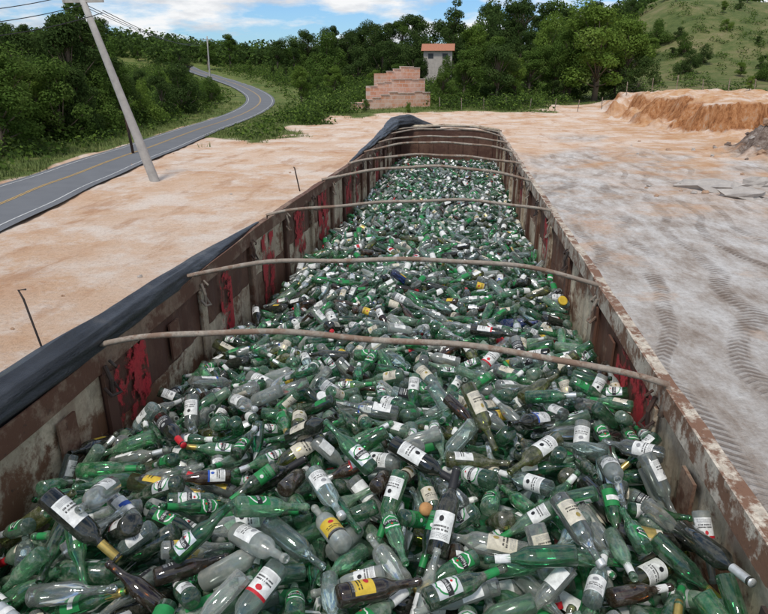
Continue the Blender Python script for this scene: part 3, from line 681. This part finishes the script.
for i,p in enumerate(placed):
    if i in ind: continue
    kind,x,y,z,yaw,pit,(colr,des),vf=p
    roll=random.gauss(0,.6) if random.random()<.75 else random.uniform(0,2*pi)
    M=np.array(matrix(x,y,z,yaw,pit,roll)); body,lab,nk,mk=lows[kind]
    parts=[(body,hi[random.choice(GM[colr]).name])]
    if des:
        dm={'oval':'green_paper','white_oval':'silver_foil','green':'green_paper','cream':'cream_paper','black':'black_ink','yellow':'cream_paper'}.get(des,'white_paper'); parts.append((lab,hi[dm]))
        km={'oval':'white_paper','white_oval':'white_paper','red':'red_ink','blue':'blue_ink','cream':'gold_foil','black':'white_paper','yellow':'yellow_paper'}.get(des)
        if km and random.random()<.6: parts.append((mk,hi[km]))
    if random.random()<.38: parts.append((nk,hi[random.choice(['green_paper','white_paper','gold_foil','silver_foil','red_ink','white_plastic','black_ink','white_paper','silver_foil','white_plastic'])]))
    for (vv,ff),mi in parts:
        V.append(vv@M[:3,:3].T+M[:3,3]); Fc.append(ff+off); MI.append(np.full(len(ff),mi)); off+=len(vv)
me=bpy.data.meshes.new('bottle_heap')
for m_ in HM: me.materials.append(m_)
npmesh(me,np.vstack(V),np.vstack(Fc),4,np.concatenate(MI))
tag(link('bottle_heap',me),'heap of green, clear and brown glass bottles filling the trailer towards its front wall','heap of bottles',kind='stuff')
st_=3; bx_=hgx[::st_,::st_]; by_=hgy[::st_,::st_]; bz_=HB[::st_,::st_]+.0; n0,n1=bx_.shape
vv=np.stack([bx_,by_,bz_],-1).reshape(-1,3); q=np.arange(n0*n1).reshape(n0,n1); ff=np.stack([q[:-1,:-1],q[1:,:-1],q[1:,1:],q[:-1,1:]],-1).reshape(-1,4)
me=bpy.data.meshes.new('broken_glass_bed'); npmesh(me,vv,ff,4)
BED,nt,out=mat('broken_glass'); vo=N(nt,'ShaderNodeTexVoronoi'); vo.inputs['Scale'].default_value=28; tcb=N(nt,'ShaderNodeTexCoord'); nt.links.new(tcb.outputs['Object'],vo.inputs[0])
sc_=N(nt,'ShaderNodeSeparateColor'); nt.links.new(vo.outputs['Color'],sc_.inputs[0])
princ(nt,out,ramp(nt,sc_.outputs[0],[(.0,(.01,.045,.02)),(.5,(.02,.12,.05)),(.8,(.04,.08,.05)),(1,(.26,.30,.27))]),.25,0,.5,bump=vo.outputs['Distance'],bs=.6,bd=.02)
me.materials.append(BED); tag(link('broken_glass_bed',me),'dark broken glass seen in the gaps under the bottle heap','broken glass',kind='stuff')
def bit(px,py,H,prof,mt,name,label,cat,tilt=.4,k=.85):
    x,y,_=PZ(px,py,H); b=MB(); b.lathe([(a*k,r*k) for a,r in prof],20,axis='z'); o=b.build(name,mt,smooth=True); o.location=(x,y,Hat(x,y)+.012); o.rotation_euler=(tilt,.2,.3); return tag(o,label,cat)
bit(425,497,1.30,[(-.03,.001),(-.028,.010),(-.005,.012),(0,.018),(.012,.027),(.026,.028),(.038,.02),(.043,.001)],CORK,'bottle_stopper','round brown cork stopper lying beside the dark bottle with white label','stopper')
bit(500,338,1.55,[(-.005,.001),(-.004,.030),(.022,.030),(.026,.026),(.024,.02),(.024,.001)],REDP,'jar_lid','bright red round lid on the heap between the first two bows','lid',.7)
bit(562,304,1.62,[(-.005,.001),(-.004,.045),(.015,.045),(.02,.04),(.018,.03),(.018,.001)],YELP,'yellow_lid','round yellow lid on the heap close to the right wall','lid',.9)
bit(322,402,1.48,[(-.005,.001),(-.004,.032),(.015,.032),(.02,.028),(.018,.02),(.018,.001)],WHITEP,'white_lid','round white lid among green bottles left of centre','lid',.5)
# ---------------------------------------------------------------- utility poles and wires
CONC=simple('pole_concrete',(.42,.40,.37),.85,scale=3); WIRE=simple('wire_black',(.02,.02,.02),.5); PORC=simple('insulator',(.3,.28,.26),.3)
def pole(base,top,r0,r1,label,name='utility_pole'):
    e=empty(name,base); tag(e,label,'utility pole'); d=Vector(top)-Vector(base)
    b=MB(); b.tube([d*t for t in (-.03,0,.25,.5,.75,1)],[r0,r0,r0*.85+r1*.15,(r0+r1)/2,r0*.3+r1*.7,r1],10); b.build('pole_shaft',CONC,e,True)
    c=d*.93; b=MB(); b.quadbox(c.x-1.0,c.x+1.0,c.y-.06,c.y+.06,c.z-.06,c.z+.06); b.build('crossarm',CONC,e)
    for x in (-.9,0,.9):
        b=MB(); b.lathe([(0,.02),(.03,.06),(.08,.05),(.1,.07),(.15,.05),(.2,.01)],8,axis='z'); o=b.build('insulator',PORC,e,True); o.location=(c.x+x,c.y,c.z+.06)
    return e,Vector(base)+c
bs=PZ(155,182,HC); F0=-bs[0]*sp+bs[1]*cp; tp=PF(77,-14,F0)
e1,c1=pole((bs[0],bs[1],T1(bs[0],bs[1])),tp,.24,.14,'leaning grey concrete utility pole at the roadside')
b2=PF(209,68,150); z2=T1(b2[0],b2[1]); t2=PF(207,36,150)
e2,c2=pole((b2[0],b2[1],z2),t2,.2,.13,'distant thin utility pole above the road bend')
b3=PF(133,150,44); e3=empty('utility_pole',(b3[0],b3[1],T1(b3[0],b3[1]))); tag(e3,'slim dark wooden post behind the leaning concrete pole','post')
b=MB(); b.tube([(0,0,-.3),(-.4,0,5.0)],[.1,.08],8); b.build('pole_shaft',DARKM,e3,True)
c0=Vector(PF(-260,12,20))
def wire(a,b_,sag,label,r=.018):
    b=MB(); pts=[a.lerp(b_,k/16)-Vector((0,0,sag*4*(k/16)*(1-k/16))) for k in range(17)]; b.tube(pts,r,5)
    tag(b.build('power_line',WIRE,smooth=True),label,'cable')
wl=['upper','middle','lower']
for k,dx in enumerate((-.9,0,.9)):
    wire(c1+Vector((dx,0,.2-.35*k)),c0+Vector((dx,0,.2-.5*k)),.5,f'{wl[k]} overhead cable leaving the leaning pole toward the left edge')
    wire(c1+Vector((dx,0,.2-.3*k)),c2+Vector((dx,0,.2)),1.5,f'{wl[k]} overhead cable running from leaning pole to the distant pole')
# ---------------------------------------------------------------- brick wall, house
BR,nt,out=mat('hollow_brick'); bt=N(nt,'ShaderNodeTexBrick'); bt.inputs['Scale'].default_value=1; bt.inputs['Brick Width'].default_value=1.1; bt.inputs['Row Height'].default_value=.55; bt.inputs['Mortar Size'].default_value=.04
bt.inputs['Color1'].default_value=(.62,.30,.18,1); bt.inputs['Color2'].default_value=(.52,.24,.14,1); bt.inputs['Mortar'].default_value=(.60,.46,.38,1)
tcx=N(nt,'ShaderNodeTexCoord'); mpx=N(nt,'ShaderNodeMapping'); mpx.inputs['Rotation'].default_value=(pi/2,0,0); nt.links.new(tcx.outputs['Object'],mpx.inputs[0]); nt.links.new(mpx.outputs[0],bt.inputs[0])
princ(nt,out,mixc(nt,ramp(nt,noise_n(nt,.6,8,.78),[(.42,0),(.62,.75)]),bt.outputs[0],(.68,.52,.43)),.9)
FWL=98; A=PF(355,113,FWL-4); B=PF(430,108,FWL+2); ang=math.atan2(B[1]-A[1],B[0]-A[0]); Lw=math.hypot(B[0]-A[0],B[1]-A[1])
zA=min(T1(A[0],A[1]),T1(B[0],B[1]))-.3
bw=empty('stepped_brick_wall',(A[0],A[1],zA)); bw.rotation_euler.z=ang; tag(bw,'long unfinished orange brick wall with terraces and a top stepping up to the right','wall')
topn=PF(428,67,FWL+2)[2]-zA; LEDGE=simple('cement_ledge',(.62,.52,.44),.85,scale=3)
RB=random.Random(3)
for tier,(h0,h1,u0,dy) in enumerate(((0,.42,0,0),(.42,.72,.26,1.6),(.72,1.0,.55,3.2))):
    n=[9,8,5][tier]; b=MB(); lb=MB()
    for k in range(n):
        xa=Lw*(u0+(1-u0)*k/n); xb=Lw*(u0+(1-u0)*(k+1)/n); full=topn*h1
        low_=topn*h0+ (full-topn*h0)*(.35+.65*min(1,(k+1)/(n*.55)))+RB.uniform(-.12,.12)
        b.quadbox(xa,xb-.003,dy,dy+.35,0 if tier==0 else topn*h0-1.2,low_); lb.quadbox(xa-.03,xb-.035,dy-.10,dy+.42,low_+.003,low_+.09)
    b.build('brick_terrace',BR,bw); lb.build('wall_ledge',LEDGE,bw)
    b=MB(); b.quadbox(Lw*u0,Lw,dy+.353,dy+1.5+(3 if tier==2 else 0),0 if tier==0 else topn*h0-1.2,topn*h0+.5*(topn*h1-topn*h0)); b.build('terrace_fill',BR,bw)
ROOF=simple('clay_roof',(.40,.17,.10),.85,scale=4); PLA=simple('plaster',(.45,.40,.35),.85,scale=2); DRK=simple('window_glass',(.03,.035,.04),.2)
h=PF(438,44,140); zh=h[2]-3.4; hs=empty('house',(h[0],h[1],zh)); tag(hs,'small house with clay roof showing between treetops above the brick wall','house')
b=MB(); b.quadbox(-3,3,0,5,-6,2.2); b.build('house_wall',PLA,hs)
b=MB(); b.v=[(-3.5,-.6,2.1),(3.5,-.6,2.1),(3.5,5.6,2.1),(-3.5,5.6,2.1),(-3.5,2.5,3.6),(3.5,2.5,3.6)]; b.f=[(0,1,5,4),(2,3,4,5),(0,4,3),(1,2,5)]; b.m=[0]*4; b.build('roof',ROOF,hs)
for x in (-2.0,1.0):
    b=MB(); b.quadbox(x,x+1.1,-.03,-.003,.6,1.6); b.build('window',DRK,hs)
# ---------------------------------------------------------------- vegetation
def leafmat(name,c0,c1,c2):
    m,nt,out=mat(name); oi=N(nt,'ShaderNodeObjectInfo'); n=noise_n(nt,.5,4,.6); n3=noise_n(nt,3,3,.6)
    c=ramp(nt,n,[(.3,c0),(.5,c1),(.72,c2)]); c=mixc(nt,math_n(nt,'MULTIPLY',n3,.35),c,tuple(x*.55 for x in c0))
    c=mixc(nt,math_n(nt,'MULTIPLY',oi.outputs['Random'],.4),c,tuple(x*.7 for x in c0))
    d=N(nt,'ShaderNodeBsdfDiffuse'); nt.links.new(c,d.inputs[0]); t=N(nt,'ShaderNodeBsdfTranslucent'); nt.links.new(c,t.inputs[0])
    mx=N(nt,'ShaderNodeMixShader'); mx.inputs[0].default_value=.35; nt.links.new(d.outputs[0],mx.inputs[1]); nt.links.new(t.outputs[0],mx.inputs[2]); nt.links.new(mx.outputs[0],out.inputs[0]); return m
LF=[leafmat('dark_foliage',(.04,.072,.022),(.075,.12,.034),(.12,.17,.05)),leafmat('mid_foliage',(.06,.11,.022),(.11,.18,.038),(.18,.25,.065)),leafmat('bright_foliage',(.10,.165,.028),(.175,.265,.05),(.27,.36,.09))]
BARK=simple('bark',(.16,.125,.09),.9,scale=8)
def leafcloud(cent,rad,n,size,squash=.8):
    cent=np.array(cent); rad=np.array(rad); pr=rad**2/np.sum(rad**2); k=rng.choice(len(cent),n,p=pr)
    d=rng.normal(size=(n,3)); d/=np.linalg.norm(d,axis=1)[:,None]; rr=rad[k]*(.55+.6*rng.random(n)**.6)
    c=cent[k]+d*rr[:,None]*np.array([1,1,squash])
    nm=d*.9+rng.normal(size=(n,3))*.6+np.array([0,0,.5]); nm/=np.linalg.norm(nm,axis=1)[:,None]
    a=np.cross(nm,rng.normal(size=(n,3))); a/=np.linalg.norm(a,axis=1)[:,None]; b=np.cross(nm,a); s=size*(.5+rng.random(n))[:,None]
    v=np.stack([c-a*s-b*s*.6,c+a*s-b*s*.5,c+a*s*.7+b*s*.8,c-a*s*.6+b*s*.6],1).reshape(-1,3); f=np.arange(4*n).reshape(-1,4); return v,f
def tree_meshes(kind,seed):
    R=random.Random(seed); cent=[];rad=[]; tb=MB()
    if kind=='round':
        tb.tube([(0,0,-.5),(.1,0,2),(.0,.1,4),(.2,0,7)],[.28,.22,.17,.06],7)
        for k in range(30):
            a=R.uniform(0,2*pi); z=R.uniform(1.6,8.9); q=R.uniform(.2,1)*3.0*math.sqrt(max(.1,1-((z-5)/4.6)**2))
            cent.append((q*math.cos(a),q*math.sin(a),z)); rad.append(R.uniform(.6,1.2))
            tb.tube([(0,0,max(1.5,z*.55)),(cent[-1][0]*.5,cent[-1][1]*.5,z*.8),cent[-1]],[.09,.06,.02],5)
    elif kind=='tall':
        tb.tube([(0,0,-.5),(.1,0,3),(-.1,.1,6),(.1,0,9.2)],[.2,.16,.12,.04],7)
        for k in range(20):
            a=R.uniform(0,2*pi); z=R.uniform(2.2,9.4); q=R.uniform(.1,1.6)*(1.15-.6*(z-3)/6)
            cent.append((q*math.cos(a),q*math.sin(a),z)); rad.append(R.uniform(.45,.95)); tb.tube([(0,0,z-1),cent[-1]],[.06,.02],5)
    elif kind=='umbrella':
        tb.tube([(0,0,-.5),(.15,0,3),(-.1,.1,6),(.1,0,8.2)],[.2,.16,.12,.05],7)
        for k in range(14):
            a=R.uniform(0,2*pi); q=R.uniform(.3,2.8); z=8.6-.16*q*q+R.uniform(-.5,.5); cent.append((q*math.cos(a),q*math.sin(a),z)); rad.append(R.uniform(.5,.95)); tb.tube([(0,0,R.uniform(4.5,6.5)),cent[-1]],[.08,.02],5)
    else:
        tb.tube([(0,0,-.3),(0,0,4)],[.3,.1],6)
        for k in range(20):
            a=R.uniform(0,2*pi); q=R.uniform(.2,4.2); z=R.uniform(.6,9.0)*(1-q*.12); cent.append((q*math.cos(a),q*math.sin(a),z)); rad.append(R.uniform(.8,1.7))
            tb.tube([(0,0,1),cent[-1]],[.1,.03],5)
    n={'round':10500,'tall':5500,'umbrella':3500,'bush':7500}[kind]
    v,f=leafcloud(cent,rad,n,.092 if kind!='bush' else .115)
    v[:,2]*=10/np.percentile(v[:,2],99.5)
    return tb.mesh('trunk',[BARK]),v,f
TP={}
for kd in ('round','tall','umbrella','bush'):
    for s in range(4 if kd!='umbrella' else 2):
        tmesh,v,f=tree_meshes(kd,s*31+len(kd))
        for li in range(3):
            cm=bpy.data.meshes.new('crown'); npmesh(cm,v,f,4,None,False); cm.materials.append(LF[li]); TP[(kd,s,li)]=(tmesh,cm)
tops_px=[(-60,6),(0,28),(25,20),(40,36),(55,12),(75,6),(95,18),(108,44),(140,52),(175,48),(210,44),(240,36),(270,38),(300,30),(330,20),(350,24),(380,15),(410,20),(440,12),(470,16),(490,8),(520,5),(550,4),(600,0),(650,0),(700,-8),(768,-14),(840,-24)]
def topline(px): return float(np.interp(px,[a for a,_ in tops_px],[b for _,b in tops_px]))
def zone(px):
    for lim,t in ((45,'at the far left edge'),(100,'left of the leaning pole'),(150,'right of the leaning pole'),(205,'beyond the road'),(262,'above the road bend'),(310,'right of the road bend'),(356,'left of the brick wall'),(400,'behind the brick wall'),(440,'by the end of the brick wall'),(500,'behind the trailer front'),(560,'just right of the trailer front'),(625,'between trailer front and earth bank'),(690,'above the bare earth'),(735,'over the earth bank')):
        if px<lim: return t
    return 'at the far right edge'
def tree(px,F,ytop,kd,li,wid=1,row='',label=None):
    x,y,zt=PF(px,ytop,F); z=T1(x,y); h=max(1.2,zt-z)
    s=random.randrange(4 if kd!='umbrella' else 2); tmsh,cm=TP[(kd,s,li)]
    nm={'round':'broadleaf_tree','tall':'slender_tree','umbrella':'umbrella_tree','bush':'shrub'}[kd]
    e=empty(nm,(x,y,z)); e.rotation_euler.z=random.uniform(0,6.28); k=h/10; e.scale=(k*wid,k*wid,k)
    link('trunk',tmsh,e); link('crown',cm,e)
    sh=('dark','mid','bright')[li]+' green'
    lb=label or f"{sh} {nm.replace('_',' ')} {('in the '+row) if row else ''} {zone(px)}".replace('  ',' ')
    e['label']=lb; e['category']='shrub' if kd=='bush' else 'tree'; e['group']='trees and shrubs around the clearing'
    return e
def near_road(px,F,d=5):
    x,y,_=PF(px,100,F); a,_s=road_sd(np.array([x]),np.array([y])); return a[0]<d
R2=random.Random(5)
for px in range(-30,800,14):
    p=px+R2.uniform(-6,6); F=R2.uniform(215,240) if p>640 else R2.uniform(185,215)
    tree(p,F,topline(p)+R2.uniform(-6,14),R2.choice(['round','round','round','bush','tall']),R2.choice([0,0,1]),R2.uniform(.9,1.3),'back row')
for px in range(-20,645,16):
    p=px+R2.uniform(-7,7); F=R2.uniform(145,168) if (p>195) else R2.uniform(90,128)
    if near_road(p,F,7): continue
    if 350<p<436: F=R2.uniform(142,155)
    if 424<p<452: continue
    tree(p,F,topline(p)+R2.uniform(8,30)+(6 if p<200 else 0),R2.choice(['round','round','bush','tall']),R2.choice([0,1,0,1,2]),R2.uniform(.95,1.25),'middle row')
for px in range(-20,650,16):
    p=px+R2.uniform(-8,8)
    if p<235: F=np.interp(p,[-20,60,130,200,235],[40,50,68,92,120])+R2.uniform(2,8); yt=np.interp(p,[-20,60,130,200,235],[58,74,80,80,78])+R2.uniform(-18,12)
    elif p<350: F=R2.uniform(108,128); yt=R2.uniform(50,82)
    elif p<450: continue
    else: F=R2.uniform(104,122); yt=R2.uniform(40,80)
    if near_road(p,F,5.5): continue
    tree(p,F,yt,R2.choice(['bush','round','round']),R2.choice([0,1,1,2]),R2.uniform(1.0,1.3),'front row')
tree(605,108,0,'round',2,1.3,label='large bright green broadleaf tree standing tallest right of the trailer front')
tree(632,112,14,'round',2,1.1,label='bright green tree on the right side of the largest tree')
tree(576,114,20,'round',1,1.0,label='mid green broadleaf tree touching the left side of the largest tree')
tree(456,150,0,'tall',0,1.1,label='slender dark tree rising above the others behind the trailer front')
tree(524,165,-4,'umbrella',0,.9,label='thin flat topped tree against the sky right of the trailer front')
tree(76,66,4,'tall',0,1.6,label='tall dark tree just left of the leaning pole')
tree(60,62,14,'round',0,.9,label='tall dark rounded tree left of the slender tree by the pole')
tree(18,58,24,'round',0,1.1,label='broad dark tree at the left edge beyond the road')
tree(500,104,44,'round',0,1.2,label='dense dark broadleaf tree directly behind the trailer front corner')
tree(466,104,46,'round',1,1.1,label='rounded mid green tree directly behind the trailer front')
tree(300,104,66,'round',2,1.0,label='rounded bright green tree right of the road bend')
tree(330,100,88,'bush',1,1.0,label='low green shrub left of the brick wall')
tree(366,91,99,'bush',1,.9,label='small green shrub in front of the brick wall')
tree(408,90,102,'bush',2,.9,label='small bright shrub before the middle of the brick wall')
tree(444,100,70,'round',1,1.0,label='mid green tree hiding the right end of the brick wall')
tree(422,130,58,'round',0,1.0,label='dark tree half hiding the small house on the left')
tree(448,128,56,'bush',1,.7,label='mid green shrub half hiding the small house on the right')
tree(400,125,64,'round',1,1.2,label='mid green tree directly behind the top of the brick wall')
tree(375,125,70,'round',2,1.2,label='bright green tree behind the low end of the brick wall')
tree(185,165,58,'round',0,1.3,label='dark rounded tree hiding the far end of the road')
tree(168,150,62,'bush',0,1.3,label='dark shrub left of the far end of the road')
tree(752,84,76,'round',2,1.0,label='bright green tree standing on the earth bank at right')
for k in range(24):
    p=R2.uniform(645,790); F=R2.uniform(122,225); g=PF(p,80,F); zt=T1(g[0],g[1])+R2.uniform(1.5,5.0)
    z=zt-HC; t=(F*st+z*ct)/(F*ct-z*st); yt=307-FPX*t
    tree(p,F,yt,R2.choice(['bush','round','bush']),R2.choice([0,0,1,1,2]),R2.uniform(1.1,1.5),'hillside group')
def mass(name,pts,label,cat,size,per,mt):
    cs=[];rs=[]
    for (x,y,z,r) in pts: cs.append((x,y,z+r*.45)); rs.append(r)
    v,f=leafcloud(cs,rs,int(per*len(cs)),size,.8); me=bpy.data.meshes.new(name); npmesh(me,v,f,4,rng.integers(0,len(mt),len(f)),False)
    for m_ in mt: me.materials.append(m_)
    return tag(link(name,me),label,cat,kind='stuff')
pts=[]
for k in range(1500):
    px=R2.uniform(-120,900); F=R2.uniform(200,330)
    if px>640 and (R2.random()<.4 or F<225): continue
    x,y,_=PF(px,80,F); pts.append((x,y,T1(x,y),R2.uniform(2.5,5.5)))
mass('distant_wood',pts,'dense far-off wood covering the hills on the skyline','woodland',.42,130,[LF[0],LF[0],LF[1]])
pts=[]
cand=[(R2.uniform(-40,800),R2.uniform(34,190)) for k in range(7500)]
xy=np.array([PF(a,120,F)[:2] for a,F in cand]); ra,rs_=road_sd(xy[:,0],xy[:,1]); gg=grass_mask(xy[:,0],xy[:,1],ra,rs_); zz=terrain(xy[:,0],xy[:,1])
for k,(a,F) in enumerate(cand):
    if gg[k]<.75 or ra[k]<4.6: continue
    if 355<a<435 and 86<F<102: continue
    x,y=xy[k]; r=R2.uniform(.3,.9) if ra[k]<8 else R2.uniform(.6,1.9)
    if x>18:
        if R2.random()<.6: continue
        r*=.7
    pts.append((x,y,zz[k]-.1,r))
print('undergrowth',len(pts))
mass('undergrowth',pts,'low tangled undergrowth along the far side of the road and on the hillside','undergrowth',.12,95,[LF[1],LF[0],LF[0],LF[1],LF[2]])
gv=[];gf=[]
GRS=simple('grass_blades',(.15,.19,.055),.8,scale=2)
cand=[(R2.uniform(-20,780),R2.uniform(24,105)) for k in range(15000)]
xy=np.array([PF(a,120,F)[:2] for a,F in cand]); ra,rs_=road_sd(xy[:,0],xy[:,1]); gg=grass_mask(xy[:,0],xy[:,1],ra,rs_); zz=terrain(xy[:,0],xy[:,1])
for k in range(len(cand)):
    if ra[k]<2.7 or R2.random()>gg[k] or gg[k]<.25: continue
    x,y=xy[k]; z=zz[k]; hgt_=R2.uniform(.15,.45)
    for j in range(7):
        q=R2.uniform(0,6.28); dx,dy=math.cos(q)*.04,math.sin(q)*.04; ox,oy=R2.uniform(-.35,.35),R2.uniform(-.35,.35); b0=len(gv)
        gv+=[(x+ox-dx,y+oy-dy,z-.05),(x+ox+dx,y+oy+dy,z-.05),(x+ox+R2.uniform(-.2,.2),y+oy+R2.uniform(-.2,.2),z+hgt_)]; gf.append((b0,b0+1,b0+2))
me=bpy.data.meshes.new('grass'); me.from_pydata(gv,[],gf); me.materials.append(GRS); tag(link('grass',me),'rough green grass on the verges of the road','grass',kind='stuff')
# ---------------------------------------------------------------- fence, rubble
fn=empty('wire_fence',(0,0,0)); tag(fn,'thin post and wire fence at the far edge of the bare lot','fence')
FP=[PF(px,105,F) for px,F in ((440,94),(462,94),(484,95),(506,95),(530,94),(555,93),(578,92),(602,92),(625,91),(650,90),(674,89),(700,88),(726,87),(752,86),(780,85))]
tops=[]
for x,y,_ in FP:
    z=T1(x,y); b=MB(); b.tube([(x,y,z-.3),(x+R2.uniform(-.15,.15),y,z+R2.uniform(1.5,1.9))],.06,6); b.build('fence_post',STEEL,fn); tops.append(Vector((x,y,z)))
for hh in (.6,1.0,1.4):
    b=MB(); b.tube([t+Vector((0,-.1,hh)) for t in tops],.012,4); b.build('fence_wire',WIRE,fn)
ROCK=simple('grey_rock',(.42,.38,.34),.9,scale=3); EARTHR=simple('earth_clod',(.40,.26,.17),.95,scale=3); DROCK=simple('brown_rubble',(.17,.125,.10),.95,scale=3)
def rock(x,y,s,flat,mt,name,label,cat,group=None):
    b=MB(); n=9; m_=6
    for i in range(m_+1):
        ph=pi*i/m_-pi/2
        for k in range(n):
            q=2*pi*k/n; d=Vector((math.cos(q)*math.cos(ph),math.sin(q)*math.cos(ph),math.sin(ph))); r=s*(1+.7*mnoise.noise(d*1.5+Vector((x,y,0))))
            b.v.append((d.x*r,d.y*r*.8,d.z*r*flat))
    for i in range(m_):
        for k in range(n): k2=(k+1)%n; b.f.append((i*n+k,i*n+k2,(i+1)*n+k2,(i+1)*n+k)); b.m.append(0)
    o=b.build(name,mt); o.location=(x,y,T1(x,y)+s*flat*.3); tag(o,label,cat,group)
for px,py,s,fl,lb in ((716,190,1.3,.25,'flat pale rock slab below the earth bank'),(742,198,.9,.3,'smaller flat rock slab right of the larger slab'),(690,186,.7,.3,'pale flat stone left of the rock slabs'),(756,186,.7,.5,'rounded rock at the right edge below the earth bank')):
    p=PZ(px,py,HC); rock(p[0],p[1],s,fl,ROCK,'rock_slab',lb,'rock')
for k in range(30):
    px=R2.uniform(600,790); py=R2.uniform(138,200); p=PZ(px,py,HC); rock(p[0],p[1],R2.uniform(.06,.2),R2.uniform(.5,.8),R2.choice([ROCK,EARTHR]),'earth_clod','small lump of earth or stone scattered before the earth bank','stone','stones scattered before the earth bank')
for k in range(220):
    bx,by,_h,_r=R2.choice(MOUNDS); x=bx+R2.gauss(0,2.0); y=by+R2.gauss(0,1.8)
    rock(x,y,R2.uniform(.08,.34),R2.uniform(.5,.9),R2.choice([DROCK,DROCK,DROCK,ROCK,EARTHR]),'rubble_lump','lump of brown rubble in the pile below the earth bank','rubble','rubble lumps in the pile below the earth bank')
for k in range(12):
    px=R2.uniform(0,400); py=R2.uniform(150,330); p=PZ(px,py,HC)
    if p[0]>-3: continue
    rock(p[0],p[1],R2.uniform(.03,.09),R2.uniform(.5,.8),R2.choice([ROCK,EARTHR]),'pebble','small stone on the bare earth left of the trailer','stone','stones on the bare earth left of the trailer')
print('objects',len(bpy.data.objects))
